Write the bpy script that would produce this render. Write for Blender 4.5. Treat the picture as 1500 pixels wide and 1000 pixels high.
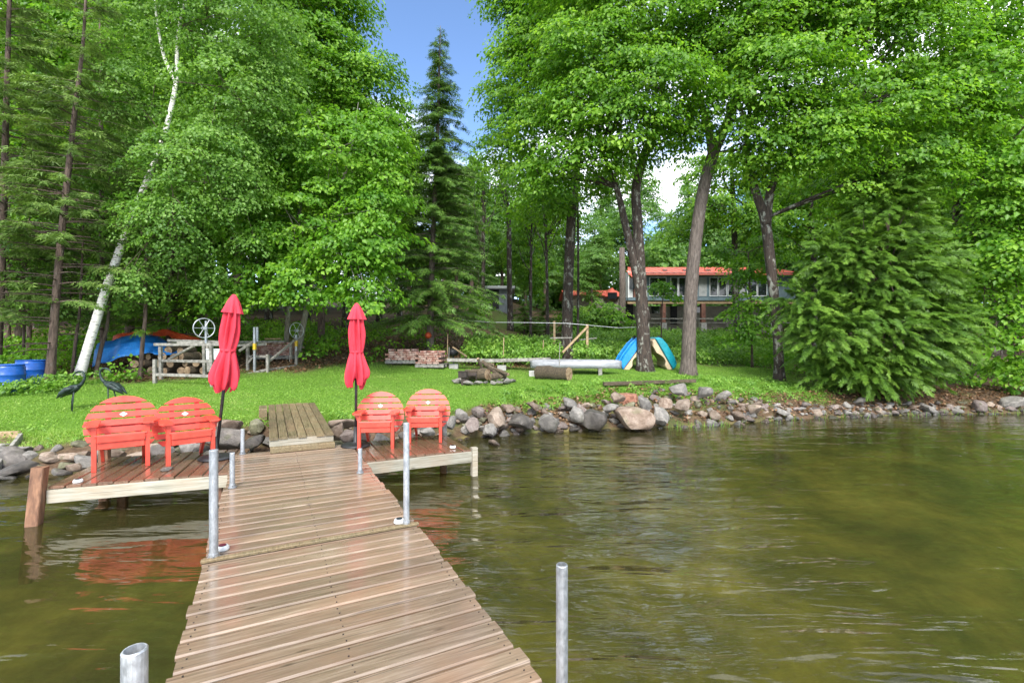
import bpy, bmesh, math, random
import numpy as np
from mathutils import Vector, Matrix

for o in list(bpy.data.objects):
    bpy.data.objects.remove(o)
scene = bpy.context.scene
COL = scene.collection
R = math.radians
rnd = random.Random(7)
rng = np.random.default_rng(11)

# ------------------------------------------------------------------ camera, sky, sun, exposure
F = 702.0                      # focal length in pixels of the 1500 px wide photograph
CAMZ = 2.0                     # eye height above the water
cam = bpy.data.cameras.new('camera')
cam.sensor_width = 36.0
cam.lens = F / 1500 * 36
cam.clip_start = 0.05
cam.clip_end = 2000
cam_ob = bpy.data.objects.new('camera', cam)
cam_ob.location = (0, 0, CAMZ)
cam_ob.rotation_euler = (R(90), 0, 0)
COL.objects.link(cam_ob)
scene.camera = cam_ob

SUN_ELEV, SUN_AZ = 44.0, 178.0      # azimuth clockwise from +Y: the sun stands behind the camera
CLOUD_OFFSET = (5.56, -3.34, 0.0)
world = bpy.data.worlds.new('World')
scene.world = world
world.use_nodes = True
wn = world.node_tree
bg = wn.nodes['Background']
sky = wn.nodes.new('ShaderNodeTexSky')
sky.sky_type = 'NISHITA'
sky.sun_disc = False
sky.sun_elevation = R(SUN_ELEV)
sky.sun_rotation = R(SUN_AZ)
sky.altitude = 1500
sky.air_density = 1.0
sky.dust_density = 0.5
sky.ozone_density = 4.0
# broken white cloud over the whole sky
tcw = wn.nodes.new('ShaderNodeTexCoord')
sep = wn.nodes.new('ShaderNodeSeparateXYZ'); wn.links.new(tcw.outputs['Generated'], sep.inputs[0])
den = wn.nodes.new('ShaderNodeMath'); den.operation = 'ADD'; den.inputs[1].default_value = 0.22; wn.links.new(sep.outputs[2], den.inputs[0])
dmx = wn.nodes.new('ShaderNodeMath'); dmx.operation = 'MAXIMUM'; dmx.inputs[1].default_value = 0.12; wn.links.new(den.outputs[0], dmx.inputs[0])
div = wn.nodes.new('ShaderNodeVectorMath'); div.operation = 'DIVIDE'
cmb = wn.nodes.new('ShaderNodeCombineXYZ'); cmb.inputs[2].default_value = 1.0
wn.links.new(dmx.outputs[0], cmb.inputs[0]); wn.links.new(dmx.outputs[0], cmb.inputs[1])
wn.links.new(tcw.outputs['Generated'], div.inputs[0]); wn.links.new(cmb.outputs[0], div.inputs[1])
flt = wn.nodes.new('ShaderNodeVectorMath'); flt.operation = 'MULTIPLY_ADD'; flt.inputs[1].default_value = (1, 1, 0); flt.inputs[2].default_value = CLOUD_OFFSET
wn.links.new(div.outputs[0], flt.inputs[0])
cno = wn.nodes.new('ShaderNodeTexNoise'); cno.inputs['Scale'].default_value = 1.15; cno.inputs['Detail'].default_value = 7; cno.inputs['Roughness'].default_value = 0.55
wn.links.new(flt.outputs[0], cno.inputs['Vector'])
crm = wn.nodes.new('ShaderNodeValToRGB'); crm.color_ramp.elements[0].position = 0.42; crm.color_ramp.elements[1].position = 0.56
wn.links.new(cno.outputs[0], crm.inputs[0])
cmx = wn.nodes.new('ShaderNodeMix'); cmx.data_type = 'RGBA'
cmx.inputs[7].default_value = (7.4, 7.6, 7.9, 1)
wn.links.new(crm.outputs[0], cmx.inputs[0]); wn.links.new(sky.outputs[0], cmx.inputs[6])
wn.links.new(cmx.outputs[2], bg.inputs['Color'])
bg.inputs['Strength'].default_value = 0.115

sun = bpy.data.lights.new('sun', 'SUN')
sun.energy = 2.2
sun.angle = R(20)
sun.color = (1.0, 0.96, 0.90)
sun_ob = bpy.data.objects.new('sun', sun)
sd = Vector((math.sin(R(SUN_AZ)) * math.cos(R(SUN_ELEV)), math.cos(R(SUN_AZ)) * math.cos(R(SUN_ELEV)), math.sin(R(SUN_ELEV))))
sun_ob.rotation_euler = sd.to_track_quat('Z', 'Y').to_euler()
sun_ob.location = sd * 60
COL.objects.link(sun_ob)

scene.view_settings.view_transform = 'Standard'
scene.view_settings.look = 'None'
scene.view_settings.gamma = 1.0
scene.view_settings.use_curve_mapping = False
scene.view_settings.exposure = 1.56
scene.render.engine = 'CYCLES'
scene.cycles.max_bounces = 8
scene.cycles.diffuse_bounces = 5
scene.cycles.glossy_bounces = 3
scene.cycles.transparent_max_bounces = 6

# ------------------------------------------------------------------ helpers
def P(px, py, Y):
    """pixel of the 1500x1000 photograph at depth Y -> world point"""
    return Vector(((px - 750) / F * Y, Y, CAMZ + (500 - py) / F * Y))

def tag(o, label=None, cat=None, group=None, kind=None):
    if label: o['label'] = label
    if cat: o['category'] = cat
    if group: o['group'] = group
    if kind: o['kind'] = kind
    return o

def thing(name, label, cat, loc=(0, 0, 0), rz=0.0, group=None):
    o = bpy.data.objects.new(name, None)
    o.empty_display_size = 0.1
    o.location = loc
    o.rotation_euler = (0, 0, rz)
    COL.objects.link(o)
    return tag(o, label, cat, group)

def link(name, me, parent=None):
    o = bpy.data.objects.new(name, me)
    COL.objects.link(o)
    if parent is not None:
        o.parent = parent
    return o

def basis(d):
    d = Vector(d).normalized()
    up = Vector((0, 0, 1)) if abs(d.z) < 0.95 else Vector((1, 0, 0))
    s = d.cross(up).normalized()
    return d, s, s.cross(d).normalized()

class MB:
    def __init__(s):
        s.v, s.f = [], []
    def add(s, vs, fs):
        n = len(s.v)
        s.v += [tuple(v) for v in vs]
        s.f += [tuple(i + n for i in f) for f in fs]
        return s
    def box(s, c, size, rz=0.0, M=None, ch=0.0):
        x, y, z = size[0] / 2, size[1] / 2, size[2] / 2
        if ch > 0:      # chamfered along x: octagonal section in yz
            sec = [(-y + ch, -z), (y - ch, -z), (y, -z + ch), (y, z - ch), (y - ch, z), (-y + ch, z), (-y, z - ch), (-y, -z + ch)]
            vs = [Vector((-x, a, b)) for a, b in sec] + [Vector((x, a, b)) for a, b in sec]
            fs = [tuple(range(8)), tuple(range(15, 7, -1))] + [((i + 1) % 8, i, i + 8, (i + 1) % 8 + 8) for i in range(8)]
        else:
            vs = [Vector((a, b, c2)) for a in (-x, x) for b in (-y, y) for c2 in (-z, z)]
            fs = [(0, 1, 3, 2), (4, 6, 7, 5), (0, 4, 5, 1), (2, 3, 7, 6), (0, 2, 6, 4), (1, 5, 7, 3)]
        if M is None:
            M = Matrix.Rotation(rz, 3, 'Z')
        return s.add([M @ v + Vector(c) for v in vs], fs)
    def bar(s, p, q, w, h=None, ch=0.0):
        p, q = Vector(p), Vector(q)
        h = h or w
        d, sd_, u = basis(q - p)
        M = Matrix((d, sd_, u)).transposed()
        return s.box((p + q) / 2, ((q - p).length, w, h), M=M, ch=ch)
    def tube(s, pts, rad, n=10, cap=True):
        pts = [Vector(p) for p in pts]
        if not hasattr(rad, '__len__'):
            rad = [rad] * len(pts)
        vs, fs = [], []
        ref = None
        for i, p in enumerate(pts):
            t = (pts[min(i + 1, len(pts) - 1)] - pts[max(i - 1, 0)])
            if ref is None:
                d, a, b = basis(t)
            else:
                d = t.normalized()
                a = (ref - d * ref.dot(d)).normalized()
                b = a.cross(d).normalized()
                b = d.cross(a).normalized() * -1
            ref = a
            b = d.cross(a)
            for k in range(n):
                g = 2 * math.pi * k / n
                vs.append(p + (a * math.cos(g) + b * math.sin(g)) * rad[i])
        for i in range(len(pts) - 1):
            for k in range(n):
                k2 = (k + 1) % n
                fs.append((i * n + k, i * n + k2, (i + 1) * n + k2, (i + 1) * n + k))
        if cap:
            fs.append(tuple(range(n - 1, -1, -1)))
            m = (len(pts) - 1) * n
            fs.append(tuple(range(m, m + n)))
        return s.add(vs, fs)
    def lathe(s, prof, n=20, c=(0, 0, 0), fn=None, cap=True):
        vs, fs = [], []
        for r, z in prof:
            for k in range(n):
                g = 2 * math.pi * k / n
                rr = r if fn is None else fn(r, z, g)
                vs.append((c[0] + rr * math.cos(g), c[1] + rr * math.sin(g), c[2] + z))
        for i in range(len(prof) - 1):
            for k in range(n):
                k2 = (k + 1) % n
                fs.append((i * n + k, i * n + k2, (i + 1) * n + k2, (i + 1) * n + k))
        if cap:
            fs.append(tuple(range(n - 1, -1, -1)))
            m = (len(prof) - 1) * n
            fs.append(tuple(range(m, m + n)))
        return s.add(vs, fs)
    def prism(s, poly, t, M=None, c=(0, 0, 0)):
        """polygon in xz extruded along y by t (centred)"""
        n = len(poly)
        vs = [Vector((a, -t / 2, b)) for a, b in poly] + [Vector((a, t / 2, b)) for a, b in poly]
        if M is not None:
            vs = [M @ v for v in vs]
        vs = [v + Vector(c) for v in vs]
        fs = [tuple(range(n)), tuple(range(2 * n - 1, n - 1, -1))] + [((i + 1) % n, i, i + n, (i + 1) % n + n) for i in range(n)]
        return s.add(vs, fs)
    def mesh(s, name, mat, smooth=False):
        me = bpy.data.meshes.new(name)
        me.from_pydata(s.v, [], s.f)
        me.materials.append(mat)
        if smooth:
            me.polygons.foreach_set('use_smooth', [True] * len(me.polygons))
        me.update()
        return me
    def build(s, name, mat, parent=None, smooth=False, fix=False):
        me = s.mesh(name, mat, smooth)
        if fix:
            bm = bmesh.new(); bm.from_mesh(me)
            bmesh.ops.recalc_face_normals(bm, faces=bm.faces)
            bm.to_mesh(me); bm.free()
        return link(name, me, parent)

def np_mesh(name, V, tris, mat, tint=None, smooth=False):
    """V (n,3), tris (m,3) -> mesh, fast"""
    me = bpy.data.meshes.new(name)
    m = len(tris)
    me.vertices.add(len(V))
    me.vertices.foreach_set('co', np.ascontiguousarray(V, dtype=np.float32).ravel())
    me.loops.add(m * 3)
    me.loops.foreach_set('vertex_index', np.ascontiguousarray(tris, dtype=np.int32).ravel())
    me.polygons.add(m)
    me.polygons.foreach_set('loop_start', np.arange(0, m * 3, 3, dtype=np.int32))
    if smooth:
        me.polygons.foreach_set('use_smooth', np.ones(m, dtype=bool))
    me.update(calc_edges=True)
    if tint is not None:
        at = me.attributes.new('tint', 'FLOAT', 'POINT')
        at.data.foreach_set('value', np.ascontiguousarray(tint, dtype=np.float32))
    me.materials.append(mat)
    return me

# ------------------------------------------------------------------ materials
class NT:
    def __init__(s, name):
        s.m = bpy.data.materials.new(name)
        s.m.use_nodes = True
        s.t = s.m.node_tree
        s.n = s.t.nodes
        s.b = s.n['Principled BSDF']
        s.out = s.n['Material Output']
    def new(s, typ, **kw):
        n = s.n.new(typ)
        for k, v in kw.items():
            setattr(n, k, v)
        return n
    def l(s, a, b):
        s.t.links.new(a, b)
    def coord(s, scale=(1, 1, 1), obj_offset=True, kind='Object'):
        tc = s.new('ShaderNodeTexCoord')
        mp = s.new('ShaderNodeMapping')
        mp.inputs['Scale'].default_value = scale
        s.l(tc.outputs[kind], mp.inputs['Vector'])
        if obj_offset:
            oi = s.new('ShaderNodeObjectInfo')
            mu = s.new('ShaderNodeVectorMath', operation='SCALE')
            mu.inputs[0].default_value = (37, 91, 53)
            s.l(oi.outputs['Random'], mu.inputs['Scale'])
            s.l(mu.outputs[0], mp.inputs['Location'])
        return mp.outputs[0]
    def noise(s, vec, scale=5, detail=5, rough=0.55, dist=0.0):
        n = s.new('ShaderNodeTexNoise')
        n.inputs['Scale'].default_value = scale
        n.inputs['Detail'].default_value = detail
        n.inputs['Roughness'].default_value = rough
        n.inputs['Distortion'].default_value = dist
        s.l(vec, n.inputs['Vector'])
        return n.outputs[0]
    def ramp(s, fac, stops):
        r = s.new('ShaderNodeValToRGB')
        e = r.color_ramp.elements
        while len(e) < len(stops):
            e.new(0.5)
        for i, (p, c) in enumerate(stops):
            e[i].position = p
            e[i].color = (c[0], c[1], c[2], 1) if hasattr(c, '__len__') else (c, c, c, 1)
        s.l(fac, r.inputs[0])
        return r.outputs[0]
    def mix(s, fac, a, b, mode='MIX'):
        m = s.new('ShaderNodeMix', data_type='RGBA', blend_type=mode)
        for sock, val in ((m.inputs[0], fac), (m.inputs[6], a), (m.inputs[7], b)):
            if hasattr(val, 'is_linked') or hasattr(val, 'links'):
                s.l(val, sock)
            elif hasattr(val, '__len__'):
                sock.default_value = (val[0], val[1], val[2], 1)
            else:
                sock.default_value = val
        return m.outputs[2]
    def bump(s, h, strength=0.3, dist=0.02, nrm=None):
        b = s.new('ShaderNodeBump')
        b.inputs['Strength'].default_value = strength
        b.inputs['Distance'].default_value = dist
        s.l(h, b.inputs['Height'])
        if nrm is not None:
            s.l(nrm, b.inputs['Normal'])
        return b.outputs[0]
    def objval(s, lo, hi):
        oi = s.new('ShaderNodeObjectInfo')
        mr = s.new('ShaderNodeMapRange')
        mr.inputs[3].default_value = lo
        mr.inputs[4].default_value = hi
        s.l(oi.outputs['Random'], mr.inputs[0])
        return mr.outputs[0]
    def bright(s, col, val):
        v = s.new('ShaderNodeVectorMath', operation='SCALE')
        s.l(col, v.inputs[0])
        s.l(val, v.inputs['Scale'])
        return v.outputs[0]

def mat_simple(name, c1, c2, scale=8, stretch=(1, 1, 1), rough=(0.5, 0.7), bump=0.25, bdist=0.01, metal=0.0, vary=(0.85, 1.12), spec=0.5, fine=None, contrast=(0.35, 0.68)):
    t = NT(name)
    v = t.coord(stretch)
    n1 = t.noise(v, scale, 6, 0.6)
    col = t.ramp(n1, [(contrast[0], c1), (contrast[1], c2)])
    n2 = t.noise(v, scale * 4.3, 4, 0.6)
    col = t.mix(0.35, col, t.ramp(n2, [(0.3, (0.45,) * 3), (0.7, (1.25,) * 3)]), 'MULTIPLY')
    col = t.bright(col, t.objval(*vary))
    t.l(col, t.b.inputs['Base Color'])
    t.l(t.ramp(n2, [(0.3, rough[0]), (0.7, rough[1])]), t.b.inputs['Roughness'])
    t.b.inputs['Metallic'].default_value = metal
    t.b.inputs['Specular IOR Level'].default_value = spec
    if bump:
        t.l(t.bump(n2, bump, bdist), t.b.inputs['Normal'])
    return t.m

def mat_leaf(name, stops, trans=0.35, gloss=0.35, rough=0.45, transcol=1.75):
    """two-sided leaf: colour from the per-leaf 'tint' attribute"""
    t = NT(name)
    a = t.new('ShaderNodeAttribute', attribute_name='tint')
    col = t.ramp(a.outputs['Fac'], stops)
    t.l(col, t.b.inputs['Base Color'])
    t.b.inputs['Roughness'].default_value = rough
    t.b.inputs['Specular IOR Level'].default_value = gloss
    tr = t.new('ShaderNodeBsdfTranslucent')
    tc = t.mix(1.0, col, (transcol, transcol * 1.05, transcol * 0.55), 'MULTIPLY')
    t.l(tc, tr.inputs['Color'])
    ms = t.new('ShaderNodeMixShader')
    ms.inputs[0].default_value = trans
    t.l(t.b.outputs[0], ms.inputs[1])
    t.l(tr.outputs[0], ms.inputs[2])
    t.l(ms.outputs[0], t.out.inputs['Surface'])
    return t.m

M = {}
M['maple'] = mat_leaf('maple_leaf', [(0.0, (0.046, 0.130, 0.012)), (0.5, (0.115, 0.255, 0.018)), (1.0, (0.245, 0.410, 0.036))], trans=0.42)
M['young'] = mat_leaf('young_maple_leaf', [(0.0, (0.060, 0.165, 0.014)), (0.5, (0.125, 0.275, 0.022)), (1.0, (0.230, 0.400, 0.036))], trans=0.42)
M['birch'] = mat_leaf('birch_leaf', [(0.0, (0.070, 0.160, 0.028)), (0.5, (0.130, 0.255, 0.042)), (1.0, (0.22, 0.360, 0.075))], trans=0.42)
M['far'] = mat_leaf('far_leaf', [(0.0, (0.060, 0.145, 0.030)), (0.5, (0.105, 0.220, 0.040)), (1.0, (0.17, 0.310, 0.055))], trans=0.45)
M['cedar'] = mat_leaf('cedar_frond', [(0.0, (0.042, 0.100, 0.014)), (0.5, (0.100, 0.205, 0.024)), (1.0, (0.200, 0.330, 0.045))], trans=0.25, gloss=0.3)
M['dullcedar'] = mat_leaf('dull_cedar_frond', [(0.0, (0.075, 0.140, 0.034)), (0.5, (0.140, 0.230, 0.050)), (1.0, (0.220, 0.320, 0.075))], trans=0.2, gloss=0.3)
M['spruce'] = mat_leaf('spruce_needle', [(0.0, (0.050, 0.120, 0.022)), (0.5, (0.105, 0.210, 0.036)), (1.0, (0.180, 0.300, 0.052))], trans=0.12, gloss=0.3)
M['grassblade'] = mat_leaf('grass_blade', [(0.0, (0.110, 0.200, 0.030)), (0.5, (0.190, 0.335, 0.050)), (0.9, (0.300, 0.455, 0.085)), (1.0, (0.38, 0.42, 0.15))], trans=0.3, gloss=0.25)
M['weed'] = mat_leaf('weed_leaf', [(0.0, (0.075, 0.170, 0.022)), (0.5, (0.140, 0.285, 0.034)), (1.0, (0.250, 0.400, 0.062))], trans=0.3)
M['litter'] = mat_leaf('dead_leaf', [(0.0, (0.09, 0.045, 0.022)), (0.5, (0.20, 0.105, 0.055)), (1.0, (0.34, 0.21, 0.12))], trans=0.1)

def deck_wood(name, dark, mid, light, grain_axis='X', wet=(0.14, 0.45), vary=(0.8, 1.15), coat=0.0):
    t = NT(name)
    st = {'X': (1.4, 26, 26), 'Y': (26, 1.4, 26)}[grain_axis]
    st2 = {'X': (0.9, 75, 75), 'Y': (75, 0.9, 75)}[grain_axis]
    v = t.coord(st)
    v2 = t.coord((1, 1, 1))
    g = t.noise(v, 2.2, 7, 0.65, 0.6)
    col = t.ramp(g, [(0.22, dark), (0.5, mid), (0.78, light)])
    big = t.noise(v2, 2.3, 4, 0.6)
    col = t.mix(t.ramp(big, [(0.42, 0.0), (0.75, 0.55)]), col, (mid[0] * 1.15, mid[1] * 0.86, mid[2] * 0.68))
    ck = t.noise(t.coord(st2), 1.3, 3, 0.5)
    col = t.mix(t.ramp(ck, [(0.60, 0.0), (0.68, 0.7)]), col, (dark[0] * 0.6, dark[1] * 0.6, dark[2] * 0.6))
    # knots
    vo = t.new('ShaderNodeTexVoronoi')
    kst = {'X': (1.6, 5.0, 5.0), 'Y': (5.0, 1.6, 5.0)}[grain_axis]
    t.l(t.coord(kst), vo.inputs['Vector'])
    vo.inputs['Scale'].default_value = 1.5
    kn = t.ramp(vo.outputs['Distance'], [(0.03, 0.75), (0.11, 0.0)])
    col = t.mix(kn, col, (dark[0] * 0.55, dark[1] * 0.5, dark[2] * 0.5))
    col = t.bright(col, t.objval(*vary))
    t.l(col, t.b.inputs['Base Color'])
    t.l(t.ramp(big, [(0.3, wet[0]), (0.7, wet[1])]), t.b.inputs['Roughness'])
    t.b.inputs['Specular IOR Level'].default_value = 0.5
    t.b.inputs['Coat Weight'].default_value = coat
    t.b.inputs['Coat Roughness'].default_value = 0.13
    t.l(t.bump(g, 0.3, 0.004), t.b.inputs['Normal'])
    return t.m
M['deck'] = deck_wood('weathered_dock_plank', (0.105, 0.072, 0.047), (0.215, 0.152, 0.102), (0.36, 0.285, 0.215), wet=(0.25, 0.5), vary=(0.76, 1.12), coat=0.55)
M['deck_red'] = deck_wood('wet_brown_plank', (0.075, 0.042, 0.026), (0.165, 0.094, 0.058), (0.27, 0.165, 0.11), grain_axis='Y', wet=(0.12, 0.35), coat=0.6)
M['ramp'] = deck_wood('mossy_ramp_plank', (0.060, 0.048, 0.024), (0.165, 0.130, 0.070), (0.29, 0.235, 0.14), grain_axis='Y', wet=(0.35, 0.7))
M['beam'] = deck_wood('pale_dock_beam', (0.15, 0.135, 0.085), (0.33, 0.31, 0.245), (0.50, 0.485, 0.42), wet=(0.5, 0.8))
M['post_brown'] = mat_simple('stained_post', (0.10, 0.045, 0.025), (0.30, 0.155, 0.085), 5, (4, 4, 1), (0.4, 0.75))
M['greywood'] = mat_simple('grey_weathered_wood', (0.14, 0.13, 0.11), (0.36, 0.34, 0.30), 4, (3, 3, 3), (0.6, 0.85))
M['tanwood'] = mat_simple('tan_lumber', (0.24, 0.16, 0.085), (0.44, 0.32, 0.18), 4, (3, 3, 3), (0.6, 0.85))
M['galv'] = mat_simple('galvanised_steel', (0.36, 0.38, 0.40), (0.60, 0.62, 0.64), 22, (1, 1, 0.5), (0.38, 0.6), 0.08, 0.003, metal=0.75)
M['red'] = mat_simple('red_painted_plastic', (0.64, 0.064, 0.039), (0.71, 0.082, 0.050), 3, (1, 1, 1), (0.28, 0.42), 0.03, 0.003, vary=(0.94, 1.05))
M['canvas'] = mat_simple('red_umbrella_canvas', (0.56, 0.026, 0.050), (0.66, 0.040, 0.066), 9, (1, 1, 0.3), (0.75, 0.9), 0.5, 0.012, vary=(0.95, 1.05))
M['black'] = mat_simple('black_metal', (0.012, 0.012, 0.013), (0.03, 0.03, 0.032), 9, rough=(0.35, 0.6), bump=0.05)
M['iron'] = mat_simple('rusty_black_iron', (0.018, 0.014, 0.012), (0.06, 0.04, 0.03), 9, rough=(0.6, 0.85))
M['white'] = mat_simple('white_plastic', (0.70, 0.70, 0.68), (0.80, 0.80, 0.78), 6, rough=(0.3, 0.5), bump=0.03)
M['lens'] = mat_simple('solar_cell', (0.02, 0.025, 0.04), (0.05, 0.05, 0.07), 6, rough=(0.1, 0.2), bump=0)
M['verdigris'] = mat_simple('verdigris_bronze', (0.006, 0.010, 0.010), (0.045, 0.075, 0.066), 16, (1, 1, 2.5), (0.35, 0.6), 0.5, 0.01, metal=0.4)
M['bluedrum'] = mat_simple('blue_plastic_drum', (0.006, 0.075, 0.34), (0.012, 0.11, 0.46), 3, rough=(0.25, 0.45), bump=0.03)
M['bluetarp'] = mat_simple('blue_tarp', (0.004, 0.12, 0.42), (0.012, 0.20, 0.58), 4, rough=(0.35, 0.55), bump=0.5, bdist=0.05)
M['orangetarp'] = mat_simple('orange_tarp', (0.40, 0.045, 0.010), (0.55, 0.085, 0.02), 4, rough=(0.4, 0.6), bump=0.5, bdist=0.05)
M['yellow'] = mat_simple('yellow_plastic', (0.65, 0.42, 0.02), (0.75, 0.5, 0.03), 4, rough=(0.4, 0.6), bump=0)
M['boatblue'] = mat_simple('bright_blue_hull', (0.008, 0.22, 0.62), (0.02, 0.30, 0.74), 3, rough=(0.22, 0.4), bump=0.03, vary=(1, 1))
M['boatteal'] = mat_simple('teal_hull', (0.004, 0.23, 0.30), (0.01, 0.30, 0.38), 3, rough=(0.22, 0.4), bump=0.03, vary=(1, 1))
M['beige'] = mat_simple('beige_deck_plastic', (0.50, 0.38, 0.24), (0.62, 0.50, 0.34), 4, rough=(0.4, 0.6), bump=0.05)
M['canoe'] = mat_simple('dull_aluminium', (0.24, 0.245, 0.26), (0.40, 0.405, 0.42), 3, (1, 3, 3), (0.45, 0.7), 0.05, 0.01, metal=0.15)
M['brick'] = mat_simple('reclaimed_brick', (0.30, 0.135, 0.10), (0.52, 0.36, 0.30), 7, rough=(0.75, 0.95), bump=0.5, bdist=0.02, contrast=(0.42, 0.6))
M['block'] = mat_simple('concrete_block', (0.30, 0.29, 0.27), (0.46, 0.45, 0.42), 7, rough=(0.8, 0.95), bump=0.4)
M['logbark'] = mat_simple('log_bark', (0.050, 0.036, 0.022), (0.19, 0.145, 0.090), 7, (1, 5, 5), (0.8, 0.95), 0.9, 0.04)
M['logend'] = mat_simple('cut_log_end', (0.16, 0.10, 0.055), (0.40, 0.29, 0.18), 9, rough=(0.75, 0.95), bump=0.4)

def bark(name, c1, c2, lichen=None, scale=7, stretch=(5, 5, 1), lich=(0.56, 0.66), bumpd=0.05):
    t = NT(name)
    v = t.coord(stretch, kind='Object')
    n1 = t.noise(v, scale * 0.6, 8, 0.65, 0.4)
    col = t.ramp(n1, [(0.36, c1), (0.62, c2)])
    if lichen:
        v2 = t.coord((1, 1, 0.6))
        n2 = t.noise(v2, scale * 0.9, 5, 0.65)
        col = t.mix(t.ramp(n2, [(lich[0], 0.0), (lich[1], 0.85)]), col, lichen)
    t.l(col, t.b.inputs['Base Color'])
    t.b.inputs['Roughness'].default_value = 0.85
    t.l(t.bump(n1, 0.9, bumpd), t.b.inputs['Normal'])
    return t.m
M['bark_dark'] = bark('dark_maple_bark', (0.018, 0.012, 0.009), (0.070, 0.050, 0.038), (0.27, 0.27, 0.23), lich=(0.54, 0.62))
M['bark_grey'] = bark('grey_maple_bark', (0.055, 0.042, 0.034), (0.155, 0.125, 0.105), (0.24, 0.23, 0.20), lich=(0.6, 0.75))
M['bark_brown'] = bark('brown_bark', (0.045, 0.028, 0.020), (0.15, 0.105, 0.08), (0.22, 0.20, 0.17), lich=(0.6, 0.75))
M['bark_pale'] = bark('pale_stem_bark', (0.12, 0.11, 0.085), (0.27, 0.25, 0.20), (0.33, 0.34, 0.28))
M['bark_birch'] = bark('white_birch_bark', (0.12, 0.10, 0.085), (0.86, 0.82, 0.77), None, 5, (2, 2, 9), bumpd=0.01)
def birch_fix():
    r = [n for n in M['bark_birch'].node_tree.nodes if n.type == 'VALTORGB'][0]
    r.color_ramp.elements[0].position = 0.37
    r.color_ramp.elements[1].position = 0.46
birch_fix()

def rock_mat(name, a, b, c, wet=0.0):
    t = NT(name)
    v = t.coord((1, 1, 1))
    n1 = t.noise(v, 2.6, 8, 0.62, 0.3)
    col = t.ramp(n1, [(0.32, a), (0.52, b), (0.72, c)])
    n2 = t.noise(v, 16, 6, 0.7)
    col = t.mix(0.5, col, t.ramp(n2, [(0.3, (0.45,) * 3), (0.7, (1.3,) * 3)]), 'MULTIPLY')
    mo = t.noise(v, 1.7, 4, 0.6)
    col = t.mix(t.ramp(mo, [(0.58, 0.0), (0.7, 0.5)]), col, (0.10, 0.105, 0.045))
    col = t.bright(col, t.objval(0.58, 1.08))
    # wet band at the waterline
    geo = t.new('ShaderNodeNewGeometry')
    sp = t.new('ShaderNodeSeparateXYZ'); t.l(geo.outputs['Position'], sp.inputs[0])
    wl = t.new('ShaderNodeMath', operation='MULTIPLY_ADD'); t.l(n1, wl.inputs[0]); wl.inputs[1].default_value = -0.12; t.l(sp.outputs[2], wl.inputs[2])
    wm = t.new('ShaderNodeMapRange'); t.l(wl.outputs[0], wm.inputs[0])
    wm.inputs[1].default_value = -0.01; wm.inputs[2].default_value = 0.04; wm.inputs[3].default_value = 0.42; wm.inputs[4].default_value = 1.0
    col = t.bright(col, wm.outputs[0])
    rm = t.new('ShaderNodeMapRange'); t.l(wm.outputs[0], rm.inputs[0])
    rm.inputs[1].default_value = 0.42; rm.inputs[2].default_value = 1.0; rm.inputs[3].default_value = 0.25; rm.inputs[4].default_value = 0.8 - wet
    t.l(col, t.b.inputs['Base Color'])
    t.l(rm.outputs[0], t.b.inputs['Roughness'])
    t.l(t.bump(n2, 0.7, 0.03), t.b.inputs['Normal'])
    return t.m
M['rock_grey'] = rock_mat('grey_granite', (0.16, 0.148, 0.132), (0.28, 0.258, 0.23), (0.42, 0.39, 0.345))
M['rock_dark'] = rock_mat('dark_wet_rock', (0.065, 0.057, 0.050), (0.135, 0.118, 0.102), (0.24, 0.21, 0.18), 0.3)
M['rock_tan'] = rock_mat('tan_granite', (0.22, 0.165, 0.12), (0.36, 0.275, 0.21), (0.48, 0.40, 0.32))
M['rock_pink'] = rock_mat('pinkish_granite', (0.17, 0.130, 0.112), (0.27, 0.215, 0.190), (0.38, 0.325, 0.29))
M['rock_moss'] = rock_mat('mossy_rock', (0.10, 0.10, 0.05), (0.20, 0.19, 0.11), (0.33, 0.31, 0.24))
M['rock_brown'] = rock_mat('brown_rock', (0.13, 0.085, 0.055), (0.24, 0.175, 0.13), (0.36, 0.29, 0.23))

# ------------------------------------------------------------------ terrain
SX = [-300, -40, -12, -7.5, -6.4, -4.4, -3.0, -1.6, -0.6, 0.45, 2.8, 4.4, 6.6, 10.2, 14.3, 22, 60, 300]
SY = [12, 5, 6.4, 7.05, 7.35, 8.1, 8.9, 9.55, 10.1, 10.5, 11.0, 11.3, 12.1, 13.0, 13.4, 14.5, 18, 25]
PROF = {
    -30: [(0, 0), (0.6, .28), (1.2, .42), (2.6, .65), (4, .82), (6, .98), (12, 1.7), (25, 3.5), (60, 8), (150, 12), (500, 14)],
    -10: [(0, 0), (0.6, .28), (1.2, .42), (2.6, .65), (4, .82), (6, .98), (12, 1.7), (25, 3.5), (60, 8), (150, 12), (500, 14)],
    -3: [(0, 0), (.4, .28), (.9, .46), (4, .72), (8, 1.12), (14, 2.2), (22, 4.2), (60, 9), (150, 12), (500, 14)],
    4: [(0, 0), (.6, .36), (1.1, .56), (1.9, .86), (5, .93), (9, 1.3), (14, 1.9), (21, 2.6), (60, 8), (150, 12), (500, 14)],
    10: [(0, 0), (.5, .24), (1.2, .48), (3, .68), (5, .85), (10, 1.3), (20, 2.6), (26, 3.0), (60, 8), (150, 12), (500, 14)],
    40: [(0, 0), (.5, .24), (1.2, .48), (3, .68), (5, .85), (10, 1.3), (20, 2.6), (26, 3.0), (60, 8), (150, 12), (500, 14)],
}
BED = [(-400, -2.2), (-30, -2.0), (-12, -1.25), (-6, -0.85), (-3, -0.62), (-1, -0.36), (-0.3, -0.16), (0, -0.02)]
PK = sorted(PROF)

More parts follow.
